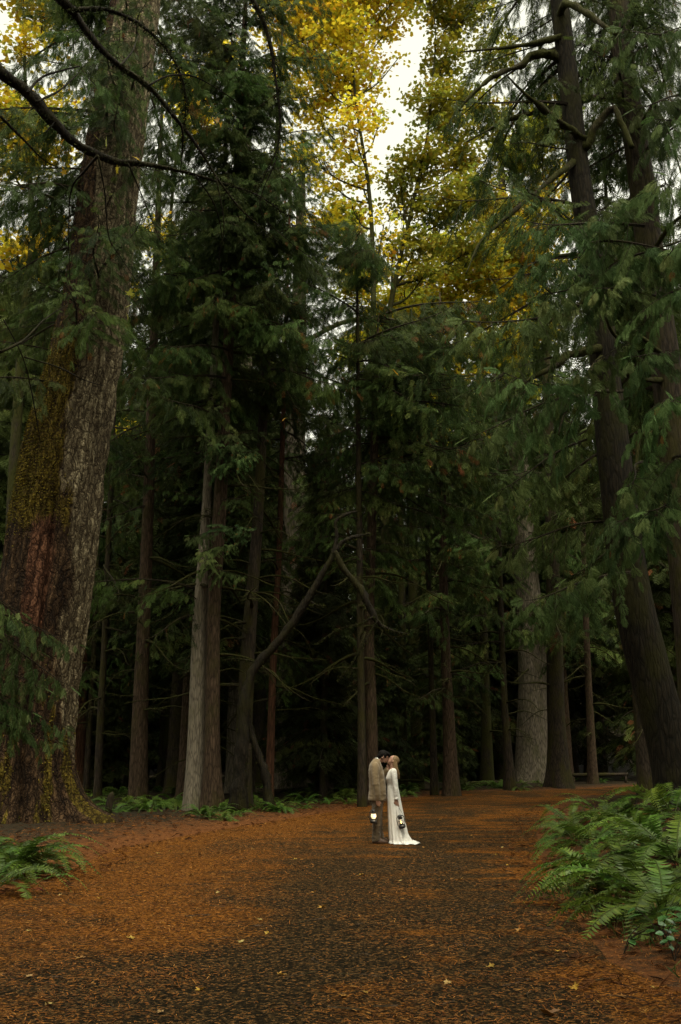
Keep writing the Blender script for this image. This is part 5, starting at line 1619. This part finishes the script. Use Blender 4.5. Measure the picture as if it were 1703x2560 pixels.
for i, (px, py) in enumerate(leafpx):
    p = ground(px, py)
    lab = special.get((px, py))
    kind = 2 if i % 3 else 3
    if lab and 'rust' in lab: kind = 0
    if i > 28 and i % 4 == 0: kind = 1
    o = obj('fallen_maple_leaf', LEAFV[kind], None, p + [0, 0, 0.012], (g.normal(0, .15), g.normal(0, .15), g.uniform(0, 6.28)), g.uniform(0.08, 0.15) * (1.5 if lab and ('large' in lab or 'long' in lab or 'rust' in lab) else 1))
    wh = 'by the roadside below the slim pale trunk' if (py < 2200 and px < 760) else 'on the road near the couple' if py < 2200 else 'on the left of the near road' if px < 560 else 'in the middle of the near road' if px < 1150 else 'on the litter below the right-hand ferns'
    tag(o, lab or 'small yellowing maple leaf ' + wh, 'leaf', 'fallen maple leaves ' + wh)

# logs
def log(name, label, pts, rad, mat, seed):
    P = spline(np.array(pts, float), 24)
    b = P[0].copy()
    v, f = tube(P - b, rad, 10, 0.2, seed)
    o = obj(name, np_mesh(name, v, f, M[mat], smooth_=True), None, b)
    return tag(o, label, 'log')


a, b = ground(1150, 1972), ground(1262, 1962)
log('fallen_log', 'mossy fallen log along the road edge near the slim dark trunk', [a + [0, .3, .12], (a + b) / 2 + [0, .4, .16], b + [0, .3, .1]], 0.14, 'bark_moss', 900)
a, b = ground(960, 1982), ground(1075, 1985)
log('fallen_log', 'thin mossy log in the ferns behind the bride', [a + [0, 3, .45], (a + b) / 2 + [0, 3, .5], b + [0, 3, .5]], 0.06, 'bark_moss', 901)
# rail beyond the bend
Yr = 62.0
ra, rb = at(1425, 1938, Yr), at(1570, 1936, Yr)
rail = thing('log_rail', 'low horizontal log rail on short posts beyond the bend', 'rail', (ra[0], Yr, gz(ra[0], Yr)))
bz = np.array(rail.location)
v, f = tube(spline(np.array([ra, (ra + rb) / 2, rb]), 12) - bz, 0.11, 9, 0.1, 3)
obj('rail', np_mesh('rail', v, f, M['bark_dark'], smooth_=True), rail)
for q in (0.04, 0.45, 0.96):
    p = ra + (rb - ra) * q
    v, f = tube(np.array([[p[0], Yr, gz(p[0], Yr) - .2], [p[0], Yr, p[2] - .02]]) - bz, 0.09, 9, 0.1, 4)
    obj('post', np_mesh('post', v, f, M['bark_dark'], smooth_=True), rail)
# upright broken stump beside the giant fir root
a = at(268, 2030, 26.5); z = gz(a[0], 26.5)
st = thing('rotten_stump', 'short dark rotten stake right of the huge fir root', 'stump', (a[0], 26.5, z))
v, f = tube(np.array([[0, 0, -.1], [0.03, 0, .25], [0.08, 0, .52], [.12, 0, .62]]), np.array([.11, .09, .07, .02]), 9, 0.4, 8)
obj('stake', np_mesh('stake', v, f, M['bark_dark'], smooth_=True), st)

# ------------------------------------------------------------------ the couple and their lanterns
def plain(name, col, rough=0.8, spec=0.2, nscale=60, namt=0.12, sheen=0.0):
    m, nt, b = new_mat(name)
    v = coords(nt)
    n1 = noise_n(nt, v, nscale, 3, 0.6)
    n2 = noise_n(nt, v, 6, 3, 0.6)
    c = mixc(nt, n1, tuple(q * (1 - namt) for q in col), tuple(min(1, q * (1 + namt)) for q in col))
    c = mixc(nt, n2, c, tuple(q * (1 - namt * 1.2) for q in col))
    nt.links.new(c, b.inputs['Base Color'])
    b.inputs['Roughness'].default_value = rough
    b.inputs['Specular IOR Level'].default_value = spec
    if sheen:
        b.inputs['Sheen Weight'].default_value = sheen
    bump(nt, b, n1, 0.15, 0.004)
    return m


M['skin'] = plain('skin', (0.42, 0.235, 0.165), 0.5, 0.35, 40, 0.06)
M['jacket'] = plain('tan_linen', (0.22, 0.158, 0.09), 0.9, 0.15, 220, 0.15, 0.2)
M['trousers'] = plain('brown_linen', (0.10, 0.07, 0.04), 0.9, 0.15, 220, 0.15, 0.2)
M['shirt'] = plain('white_shirt', (0.78, 0.76, 0.72), 0.8)
M['shoe'] = plain('brown_leather', (0.085, 0.045, 0.025), 0.35, 0.5, 30, 0.2)
M['dress'] = plain('ivory_dress', (0.70, 0.67, 0.63), 0.75, 0.2, 150, 0.04, 0.2)
M['hair_dark'] = plain('black_hair', (0.008, 0.006, 0.005), 0.65, 0.1, 90, 0.4)
M['hair_blond'] = plain('blond_hair', (0.24, 0.15, 0.072), 0.55, 0.25, 70, 0.35)
M['lips'] = plain('lips', (0.36, 0.12, 0.10), 0.45, 0.4)
M['iron'] = plain('black_iron', (0.018, 0.017, 0.016), 0.42, 0.5, 50, 0.3)

YC = 19.7


def Zp(zx, zy, dy=0.0):
    p = at(860 + zx * 0.15306, 1840 + zy * 0.15306, YC)
    return p + np.array([0, dy, 0])


def loft(rings, seg=40, power=2.3, folds=None):
    """closed surface through rings (zy, x left, x right, half width [, depth offset])"""
    rs = np.array([[*Zp((r[1] + r[2]) / 2, r[0]), 0.5 * (Zp(r[2], r[0])[0] - Zp(r[1], r[0])[0]), r[3], (r[4] if len(r) > 4 else 0.0)] for r in rings])
    return rs


def ring_surface(rs, seg=40, power=2.3, n=40, disp=None):
    S = spline(rs, n)
    th = np.linspace(0, 2 * math.pi, seg, endpoint=False)
    c, s = np.cos(th), np.sin(th)
    e = 2.0 / power
    cx, sy = np.sign(c) * np.abs(c) ** e, np.sign(s) * np.abs(s) ** e
    k = np.ones((n, seg))
    if disp is not None:
        k = k + disp(np.linspace(0, 1, n)[:, None], th[None, :])
    V = np.stack([S[:, 0:1] + S[:, 3:4] * cx * k, S[:, 1:2] + S[:, 5:6] + S[:, 4:5] * sy * k, np.broadcast_to(S[:, 2:3], (n, seg))], 2).reshape(-1, 3)
    i = np.arange(n - 1)[:, None] * seg; j = np.arange(seg)[None, :]
    a = (i + j).ravel(); b = (i + (j + 1) % seg).ravel()
    F = np.concatenate([np.stack([a, b, b + seg], 1), np.stack([a, b + seg, a + seg], 1)])
    V = np.vstack([V, V[:seg].mean(0), V[-seg:].mean(0)])
    jj = np.arange(seg)
    F = np.concatenate([F, np.stack([(jj + 1) % seg, jj, np.full(seg, n * seg)], 1), np.stack([jj + (n - 1) * seg, (jj + 1) % seg + (n - 1) * seg, np.full(seg, n * seg + 1)], 1)])
    return V, F


def ell(c, rad, rot=None, nu=16, nv=10):
    th = np.linspace(0, 2 * math.pi, nu, endpoint=False)
    ph = np.linspace(-math.pi / 2, math.pi / 2, nv)
    V = np.stack([np.outer(np.cos(ph), np.cos(th)), np.outer(np.cos(ph), np.sin(th)), np.outer(np.sin(ph), np.ones(nu))], 2).reshape(-1, 3) * np.asarray(rad)
    if rot is not None:
        V = V @ np.array(rot).T
    i = np.arange(nv - 1)[:, None] * nu; j = np.arange(nu)[None, :]
    a = (i + j).ravel(); b = (i + (j + 1) % nu).ravel()
    F = np.concatenate([np.stack([a, b, b + nu], 1), np.stack([a, b + nu, a + nu], 1)])
    return V + np.asarray(c), F


def limb(pts, sides=14, n=24):
    S = spline(np.array([[*p, r] for p, r in pts]), n)
    return tube(S[:, :3], S[:, 3], sides)


def wrinkle(me, amp, scale, seed, zs=1.0):
    n = len(me.vertices)
    co = np.empty(n * 3, np.float32); me.vertices.foreach_get('co', co); co = co.reshape(-1, 3)
    no = np.empty(n * 3, np.float32); me.vertices.foreach_get('normal', no); no = no.reshape(-1, 3)
    q = fbm(co[:, 0] * scale + 50, co[:, 1] * scale + 50, co[:, 2] * scale * zs + 50, seed, 3)
    rid = 1 - np.abs(2 * q - 1)
    co = co + no * ((rid - 0.75) * amp)[:, None]
    me.vertices.foreach_set('co', co.astype(np.float32).ravel()); me.update()


def shifted(mb, base):
    for k in range(len(mb.v)):
        mb.v[k] = mb.v[k] - base
    return mb


def head(mb, c, face, pitch, s=1.0):
    """skull, jaw, nose, brow, ears; face = +1 looks to +x, -1 to -x; pitch > 0 looks down"""
    Rm = np.array(Matrix.Rotation(pitch * face, 3, 'Y'))

    def P(x, y, z):
        return np.asarray(c) + Rm @ (np.array([x * face, y, z]) * s)

    def E(p, r):
        v, f = ell(p, np.asarray(r) * s, Rm); mb.add(v, f)
    E(P(-0.012, 0, 0.03), (0.098, 0.076, 0.092))
    E(P(0.035, 0, -0.02), (0.056, 0.058, 0.085))
    E(P(0.052, 0, -0.075), (0.032, 0.036, 0.030))
    E(P(0.060, 0, 0.045), (0.030, 0.055, 0.030))
    v, f = limb([(P(0.085, 0, 0.025), 0.008 * s), (P(0.104, 0, -0.006), 0.012 * s), (P(0.112, 0, -0.018), 0.012 * s), (P(0.09, 0, -0.028), 0.010 * s)], 8, 8); mb.add(v, f)
    for yy in (-0.018, 0.018):
        E(P(0.082, yy * 1.6, 0.006), (0.012, 0.016, 0.012))
    for sy in (-1, 1):
        E(P(-0.008, sy * 0.077, -0.005), (0.020, 0.009, 0.032))
    E(P(0.088, 0, -0.046), (0.012, 0.022, 0.009))
    return P, Rm


def hand(mb, w, d, across, inward, s=1.0, curl=0.5):
    """palm, four unequal bent fingers and a thumb from its side; w wrist, d along, across knuckles (thumb side +), inward = way the fingers curl"""
    d, across, inward = norm(d), norm(across), norm(inward)
    v, f = ell(w + d * 0.045 * s, (1, 1, 1)); k = len(v)
    L = (v - (w + d * 0.045 * s))
    v = w + d * 0.045 * s + np.outer(L[:, 0], d) * 0.055 * s + np.outer(L[:, 1], across) * 0.042 * s + np.outer(L[:, 2], inward) * 0.017 * s
    mb.add(v, f)
    for i, (o, l) in enumerate(((0.030, 0.070), (0.010, 0.080), (-0.010, 0.074), (-0.029, 0.058))):
        p0 = w + d * (0.085 - 0.006 * abs(i - 1)) * s + across * o * s
        p1 = p0 + (d * (1 - 0.3 * curl) + inward * 0.35 * curl) * l * 0.45 * s
        p2 = p1 + norm(d * (1 - 0.9 * curl) + inward * 1.1 * curl) * l * 0.33 * s
        p3 = p2 + norm(d * (1 - 1.9 * curl) + inward * 1.3 * curl) * l * 0.28 * s
        v, f = limb([(p0 - d * 0.02 * s, 0.0095 * s), (p0, 0.0095 * s), (p1, 0.009 * s), (p2, 0.008 * s), (p3, 0.0065 * s)], 8, 14); mb.add(v, f)
    q0 = w + d * 0.022 * s + across * 0.034 * s
    v, f = limb([(q0 - across * 0.01, 0.013 * s), (q0 + d * 0.03 * s + across * 0.020 * s + inward * 0.006, 0.011 * s), (q0 + d * 0.058 * s + across * 0.022 * s + inward * 0.018 * s, 0.0085 * s)], 8, 10); mb.add(v, f)


# ---- groom
gb = Zp(545, 1778); gb[2] = gz(gb[0], gb[1]) + 0.002
groom = thing('person', 'man in tan suit bending his dark-haired head to kiss, lantern in hand', 'person', gb)
mb = MB()
hc = Zp(640, 352, 0.0)
Ph, Rh = head(mb, hc, 1, R(30), 1.0)
nk = Zp(552, 418)
v, f = limb([(Zp(520, 470), 0.075), (nk, 0.062), (Ph(-0.03, 0, -0.05), 0.056), (Ph(-0.01, 0, 0.0), 0.05)]); mb.add(v, f)
v, f = ring_surface(loft([(450, 440, 590, .16), (560, 425, 620, .19), (800, 435, 650, .17), (1010, 440, 640, .17), (1080, 470, 630, .16)]), 28, 2.2, 24); mb.add(v, f)
SH_R, EL_R, WR_R = Zp(505, 520, -0.20), Zp(520, 790, -0.245), Zp(540, 1040, -0.23)
v, f = limb([(SH_R, 0.055), (EL_R, 0.045), (WR_R, 0.03)]); mb.add(v, f)
hand(mb, WR_R, Zp(550, 1090, -0.23) - WR_R, np.array([1.0, -0.3, 0]), np.array([0.15, 1.0, 0.25]), 0.95, 0.75)
SH_L, EL_L, WR_L = Zp(540, 520, 0.19), Zp(625, 700, 0.20), Zp(712, 548, 0.02)
v, f = limb([(SH_L, 0.055), (EL_L, 0.045), (WR_L, 0.03)]); mb.add(v, f)
hand(mb, WR_L, Zp(760, 470, 0.03) - WR_L, np.array([-0.7, 0, 0.6]), np.array([0.5, 0.6, 0.2]), 0.9, 0.4)
legs = []
for dy, fx in ((-0.085, 0), (0.09, 70)):
    hip, kn, an = Zp(545, 1060, dy), Zp(538 + fx * 0.35, 1400, dy), Zp(522 + fx, 1700, dy)
    legs.append((hip, kn, an))
    v, f = limb([(hip, 0.085), (kn, 0.058), (an, 0.04), (an + [0.02, 0, -0.05], 0.04)]); mb.add(v, f)
me = fuse('body', shifted(mb, gb), M['skin'], 0.0085, 3)
obj('body', me, groom)
# jacket
mb = MB()
v, f = ring_surface(loft([(372, 488, 560, .085), (400, 462, 588, .135), (450, 428, 606, .190), (520, 408, 630, .205), (620, 404, 652, .195), (740, 412, 674, .180), (860, 410, 688, .182), (960, 402, 694, .195), (1030, 394, 692, .205), (1052, 396, 684, .207)]), 48, 2.3, 40); mb.add(v, f)
v, f = limb([(Zp(490, 470, -0.16), 0.066), (SH_R + [0, 0.0, 0.01], 0.080), (Zp(508, 650, -0.24), 0.072), (EL_R + [0, -.02, 0], 0.066), (Zp(538, 930, -0.26), 0.058), (Zp(541, 1048, -0.235), 0.05)], 18, 36); mb.add(v, f)
v, f = limb([(Zp(520, 480, 0.16), 0.07), (SH_L, 0.085), (EL_L, 0.074), (Zp(680, 600, 0.08), 0.062), (Zp(722, 535, 0.03), 0.052)], 16, 30); mb.add(v, f)
me = fuse('jacket', shifted(mb, gb), M['jacket'], 0.011, 4)
wrinkle(me, 0.013, 7.0, 3, 2.2)
jk = obj('jacket', me, groom)
mb = MB()   # lapel, pocket flap, buttons
for zx, zy, w, h in ((612, 885, 60, 14),):
    p = Zp(zx, zy, -0.212); q = Zp(zx + w, zy - 4, -0.175)
    vv = np.array([p, q, q - [0, 0, 0.03], p - [0, 0, 0.03]]); vv = np.vstack([vv, vv + [0, -0.012, 0]]) - gb
    mb.add(vv, [[4, 6, 5], [4, 7, 6], [0, 4, 1], [1, 4, 5], [2, 6, 3], [3, 6, 7], [0, 3, 4], [3, 7, 4], [1, 5, 2], [2, 5, 6]])
obj('pocket_flap', mb.mesh('pocket_flap', [M['jacket']]), jk)
# shirt collar
mb = MB()
S = spline(loft([(356, 506, 560, .068), (385, 512, 582, .074), (418, 520, 600, .085)]), 8)
v, f = ring_surface(loft([(352, 505, 556, .070), (380, 508, 578, .078), (412, 505, 596, .090)]), 28, 2.0, 10); mb.add(v - gb, f)
obj('shirt_collar', mb.mesh('shirt_collar', [M['shirt']], True), groom)
# trousers
mb = MB()
v, f = ring_surface(loft([(980, 440, 640, .165), (1060, 452, 642, .175), (1130, 458, 640, .17)]), 32, 2.3, 14); mb.add(v, f)
for (hip, kn, an), fx in zip(legs, (0, 45)):
    v, f = limb([(hip + [0, 0, 0.02], 0.108), (hip + (kn - hip) * 0.45, 0.098), (kn, 0.082), (kn + (an - kn) * 0.6, 0.078), (an + [0.0, 0, 0.02], 0.076), (an + [0.005, 0, -0.015], 0.074)], 18, 34); mb.add(v, f)
me = fuse('trousers', shifted(mb, gb), M['trousers'], 0.011, 4)
wrinkle(me, 0.024, 8.0, 5, 1.8)
obj('trousers', me, groom)
for i, (hip, kn, an) in enumerate(legs):
    mb = MB()
    z0 = gb[2]
    a = np.array([an[0], an[1], z0])
    v, f = ring_surface(np.array([[a[0] + 0.075, a[1], z0 + 0.0, 0.150, 0.048, 0], [a[0] + 0.075, a[1], z0 + 0.02, 0.152, 0.05, 0], [a[0] + 0.065, a[1], z0 + 0.045, 0.138, 0.046, 0], [a[0] + 0.03, a[1], z0 + 0.075, 0.095, 0.042, 0], [a[0] + 0.0, a[1], z0 + 0.115, 0.058, 0.04, 0]]), 24, 2.4, 14)
    mb.add(v - gb, f)
    obj('shoe', mb.mesh('shoe', [M['shoe']], True), groom)
# hair
mb = MB()
for p, r in ((Ph(-0.022, 0, 0.045), (0.102, 0.083, 0.09)), (Ph(0.03, 0, 0.105), (0.075, 0.068, 0.035)), (Ph(0.055, 0.0, 0.098), (0.05, 0.05, 0.03)), (Ph(-0.065, 0, -0.01), (0.052, 0.07, 0.075)), (Ph(-0.01, -0.07, 0.0), (0.022, 0.012, 0.05)), (Ph(-0.01, 0.07, 0.0), (0.022, 0.012, 0.05)), (Ph(0.045, 0, -0.075), (0.04, 0.046, 0.028))):
    v, f = ell(p, r, Rh); mb.add(v, f)
me = fuse('hair', shifted(mb, gb), M['hair_dark'], 0.008, 2)
wrinkle(me, 0.02, 45.0, 7, 0.5)
obj('hair', me, groom)

# ---- bride
bb = Zp(850, 1785); bb[2] = gz(bb[0], bb[1]) + 0.002
bride = thing('person', 'woman in long white gown with train, blond hair down, lantern in hand', 'person', bb)
mb = MB()
hc = Zp(798, 408, 0.0)
Pw, Rw = head(mb, hc, -1, R(-34), 0.93)
v, f = limb([(Zp(800, 570), 0.07), (Zp(795, 520), 0.048), (Pw(-0.02, 0, -0.04), 0.046), (Pw(-0.01, 0, 0.0), 0.045)]); mb.add(v, f)
v, f = ring_surface(loft([(545, 755, 840, .10), (590, 735, 865, .155), (700, 705, 872, .145), (800, 720, 872, .12), (930, 722, 890, .15), (1060, 730, 890, .155)]), 28, 2.2, 24); mb.add(v, f)
bSH, bEL, bWR = Zp(805, 590, -0.165), Zp(835, 830, -0.20), Zp(848, 1040, -0.20)
v, f = limb([(bSH, 0.045), (bEL, 0.036), (bWR, 0.026)]); mb.add(v, f)
hand(mb, bWR, Zp(868, 1150, -0.20) - bWR, np.array([-1.0, -0.2, 0.1]), np.array([0.3, 1.0, 0.0]), 0.95, 0.45)
v, f = limb([(Zp(795, 590, 0.15), 0.045), (Zp(730, 700, 0.22), 0.038), (Zp(650, 560, 0.17), 0.028)]); mb.add(v, f)
hand(mb, Zp(650, 560, 0.17), Zp(600, 500, 0.1) - Zp(650, 560, 0.17), np.array([0, 0, 1.0]), np.array([-0.5, -1, 0]), 0.85, 0.4)
for dy in (-0.08, 0.08):
    v, f = limb([(Zp(805, 1060, dy), 0.075), (Zp(815, 1400, dy), 0.05), (Zp(830, 1720, dy), 0.033), (Zp(790, 1770, dy), 0.03)]); mb.add(v, f)
obj('body', fuse('body', shifted(mb, bb), M['skin'], 0.0085, 3), bride)
mb = MB()
v, f = ell(Pw(0.088, 0, -0.046), (0.010, 0.022, 0.010), Rw); mb.add(v - bb, f)
obj('lips', mb.mesh('lips', [M['lips']], True), bride)
# gown


def gown_disp(u, th):
    a = smooth(0.22, 0.9, u)
    return a * (0.055 * np.sin(9 * th + 2.2 * u) + 0.04 * np.sin(15 * th + 1.3 + 3 * u) + 0.05 * (vn(np.cos(th) * 2.2, np.sin(th) * 2.2, u * 3, 4) - .5)) + 0.012 * (vn(np.cos(th) * 5, np.sin(th) * 5, u * 40, 6) - 0.5)


rs = loft([(542, 752, 838, .085), (575, 728, 866, .150), (620, 708, 877, .168), (690, 682, 880, .160), (735, 690, 880, .146), (790, 704, 880, .130), (850, 704, 892, .140), (930, 705, 908, .165), (1050, 708, 930, .192), (1200, 714, 958, .215), (1350, 722, 988, .24), (1500, 730, 1020, .265), (1620, 736, 1046, .29), (1720, 741, 1076, .32), (1768, 743, 1098, .345)])
rs[-1, 2] = bb[2] + 0.05
tail = np.array([[rs[-1, 0] + 0.02, rs[-1, 1], bb[2] + 0.018, rs[-1, 3] + 0.03, rs[-1, 4] + 0.02, -0.01], [rs[-1, 0] + 0.04, rs[-1, 1], bb[2] + 0.008, rs[-1, 3] + 0.05, rs[-1, 4] + 0.03, -0.02]])
V, F = ring_surface(np.vstack([rs, tail]), 120, 2.15, 110, gown_disp)
# the train runs out behind her over the road
dx = V[:, 0] - bb[0]; hz = V[:, 2] - bb[2]
pull = smooth(0.05, 0.42, dx) * smooth(0.20, 0.0, hz)
V[:, 0] += 0.075 * pull; V[:, 1] -= 0.04 * pull
V[:, 2] += 0.012 * pull * np.sin(V[:, 1] * 40 + V[:, 0] * 25)
V[:, 2] = np.maximum(V[:, 2], bb[2] + 0.004)
dress = obj('gown', np_mesh('gown', V - bb, F, M['dress'], smooth_=True), bride)
for pts, n_ in (([(bSH + [0.0, 0.03, 0.03], 0.058), (bSH, 0.062), (Zp(818, 700, -0.19), 0.055), (bEL, 0.05), (Zp(842, 930, -0.205), 0.043), (Zp(848, 1035, -0.2), 0.036)], 36), ([(Zp(795, 580, 0.13), 0.055), (Zp(730, 700, 0.22), 0.05), (Zp(655, 570, 0.17), 0.036)], 24)):
    mb = MB()
    v, f = limb(pts, 18, n_); mb.add(v, f)
    me = fuse('sleeve', shifted(mb, bb), M['dress'], 0.009, 3); wrinkle(me, 0.012, 16, 9, 1.5)
    obj('sleeve', me, bride)
mb = MB()
c = Zp(848, 1012, -0.2)
v, f = limb([(c + [-0.003, 0, 0.015], 0.045), (c + [0.002, 0, -0.02], 0.047)], 16, 4); mb.add(v - bb, f)
obj('cuff', mb.mesh('cuff', [M['dress']], True), bride)
# hair: a cap and falling locks
mb = MB()
for p, r in ((Pw(-0.028, 0, 0.036), (0.098, 0.080, 0.092)), (Pw(-0.065, 0, -0.02), (0.055, 0.07, 0.09))):
    v, f = ell(p, np.array(r) * 0.95, Rw, 24, 16); mb.add(v - bb, f)
gh = np.random.default_rng(33)
for i in range(90):
    a = gh.uniform(-1.15, 1.15)
    st = Pw(-0.03 - 0.05 * gh.random(), 0.075 * math.sin(a), 0.085 * math.cos(a) * gh.uniform(0.3, 1.0))
    mid = Zp(845 + gh.uniform(-22, 30), 490 + gh.uniform(-20, 20), 0.085 * math.sin(a) * 1.15)
    lw = Zp(872 + gh.uniform(-22, 28), 590, 0.09 * math.sin(a) * 1.2)
    en = Zp(893 + gh.uniform(-24, 22), 690 + gh.uniform(-55, 14), 0.09 * math.sin(a))
    S = spline(np.array([st, mid, lw, en]), 16)
    S = S + np.sin(np.linspace(0, 9, 16))[:, None] * gh.normal(0, 0.003, 3)
    v, f = tube(S - bb, np.linspace(0.010, 0.004, 16) * gh.uniform(0.7, 1.2), 5)
    mb.add(v, f)
for i in range(14):   # locks in front of the ear towards the shoulder, camera side
    st = Pw(0.0 - 0.02 * gh.random(), -0.07, 0.05 + 0.03 * gh.random())
    S = spline(np.array([st, Zp(815 + gh.uniform(-15, 25), 470, -0.085), Zp(845 + gh.uniform(-20, 20), 560, -0.09), Zp(880 + gh.uniform(-12, 14), 660 + gh.uniform(-40, 25), -0.08)]), 14)
    v, f = tube(S - bb, np.linspace(0.009, 0.004, 14), 5); mb.add(v, f)
obj('hair', mb.mesh('hair', [M['hair_blond']], True), bride)

# ---- lanterns
def lathe(prof, seg=20):
    pr = np.array(prof, float)
    th = np.linspace(0, 2 * math.pi, seg, endpoint=False)
    V = np.stack([np.outer(pr[:, 0], np.cos(th)), np.outer(pr[:, 0], np.sin(th)), np.outer(pr[:, 1], np.ones(seg))], 2).reshape(-1, 3)
    n = len(pr)
    i = np.arange(n - 1)[:, None] * seg; j = np.arange(seg)[None, :]
    a = (i + j).ravel(); b = (i + (j + 1) % seg).ravel()
    return V, np.concatenate([np.stack([a, b, b + seg], 1), np.stack([a, b + seg, a + seg], 1)])


def glow_mat(name, col, strength):
    m, nt, b = new_mat(name)
    b.inputs['Base Color'].default_value = (*col, 1)
    b.inputs['Emission Color'].default_value = (*col, 1)
    b.inputs['Emission Strength'].default_value = strength
    m.cycles.emission_sampling = 'NONE'     # the lamp inside lights its surroundings
    return m


M['flame'] = glow_mat('lamp_flame', (1.0, 0.52, 0.14), 3.0)
M['lit_globe'] = glow_mat('lit_frosted_globe', (1.0, 0.80, 0.46), 0.42)
m, nt, b = new_mat('clear_globe')
tr = nd(nt, 'ShaderNodeBsdfTransparent'); gl = nd(nt, 'ShaderNodeBsdfGlossy', Roughness=0.08); mx = nd(nt, 'ShaderNodeMixShader', Fac=0.16)
nt.links.new(tr.outputs[0], mx.inputs[1]); nt.links.new(gl.outputs[0], mx.inputs[2]); nt.links.new(mx.outputs[0], nt.nodes['Material Output'].inputs['Surface'])
M['clear_globe'] = m


def lantern(label, c, tilt, lit, grip):
    """a hurricane lantern, 0.24 m tall: c its middle, tilt about the line of sight, grip where the hand holds the bail"""
    root = thing('oil_lantern', label, 'lantern', c)
    root.rotation_euler = (R(8), tilt, R(25))
    mb = MB(); v, f = lathe([(0, -.122), (.058, -.12), (.066, -.112), (.066, -.08), (.058, -.068), (.03, -.06), (.028, -.045), (0.034, -.042), (0, -.04)]); mb.add(v, f)
    obj('oil_tank', mb.mesh('oil_tank', [M['iron']], True), root)
    mb = MB(); v, f = lathe([(0.030, -.042), (.046, -.02), (.052, .005), (.046, .032), (.034, .052)]); mb.add(v, f)
    obj('globe', mb.mesh('globe', [M['lit_globe'] if lit else M['clear_globe']], True), root)
    mb = MB(); v, f = lathe([(0.036, .05), (.046, .056), (.046, .066), (.032, .074), (.034, .10), (.046, .104), (.040, .116), (.015, .126), (0, .128)]); mb.add(v, f)
    obj('chimney_cap', mb.mesh('chimney_cap', [M['iron']], True), root)
    for s_ in (-1, 1):
        v, f = tube(spline(np.array([[s_ * .06, 0, -.085], [s_ * .078, 0, -.05], [s_ * .078, 0, .05], [s_ * .066, 0, .088], [s_ * .03, 0, .095]]), 16), .0075, 8)
        obj('side_tube', np_mesh('side_tube', v, f, M['iron'], smooth_=True), root)
    mb = MB()
    for zc in (-.01, .02):
        a = np.linspace(0, 2 * math.pi, 17)
        v, f = tube(np.stack([.056 * np.cos(a), .056 * np.sin(a), np.full(17, zc)], 1), .002, 4, cap=False); mb.add(v, f)
    obj('wire_guard', mb.mesh('wire_guard', [M['iron']], True), root)
    v, f = ell((0, 0, -.018), (.010, .010, .024) if not lit else (.013, .013, .03))
    obj('flame', np_mesh('flame', v, f, M['flame'], smooth_=True), root)
    bpy.context.view_layer.update()
    mw = root.matrix_world.inverted()
    gl_ = np.array(mw @ Vector(tuple(grip)))
    S = spline(np.array([[-.078, 0, .04], [-.075, 0, .09], gl_ + [-.022, 0, -.012], gl_, gl_ + [.022, 0, -.012], [.075, 0, .09], [.078, 0, .04]]), 34)
    v, f = tube(S, .0028, 6)
    obj('bail_handle', np_mesh('bail_handle', v, f, M['iron'], smooth_=True), root)
    ld = bpy.data.lights.new('lantern_light', 'POINT'); ld.energy = 0.25 if lit else 0.08; ld.color = (1, .7, .38); ld.shadow_soft_size = 0.04
    lo_ = bpy.data.objects.new('lantern_light', ld); C.objects.link(lo_); lo_.parent = root; lo_.location = (0, -0.085, 0)


lantern('black oil lantern glowing bright in the hand of the man in tan', Zp(478, 1300, -0.24), R(-4), True, Zp(548, 1092, -0.21))
lantern('black oil lantern with a small low flame, held against the white gown', Zp(916, 1380, -0.30), R(-18), False, Zp(872, 1160, -0.19))
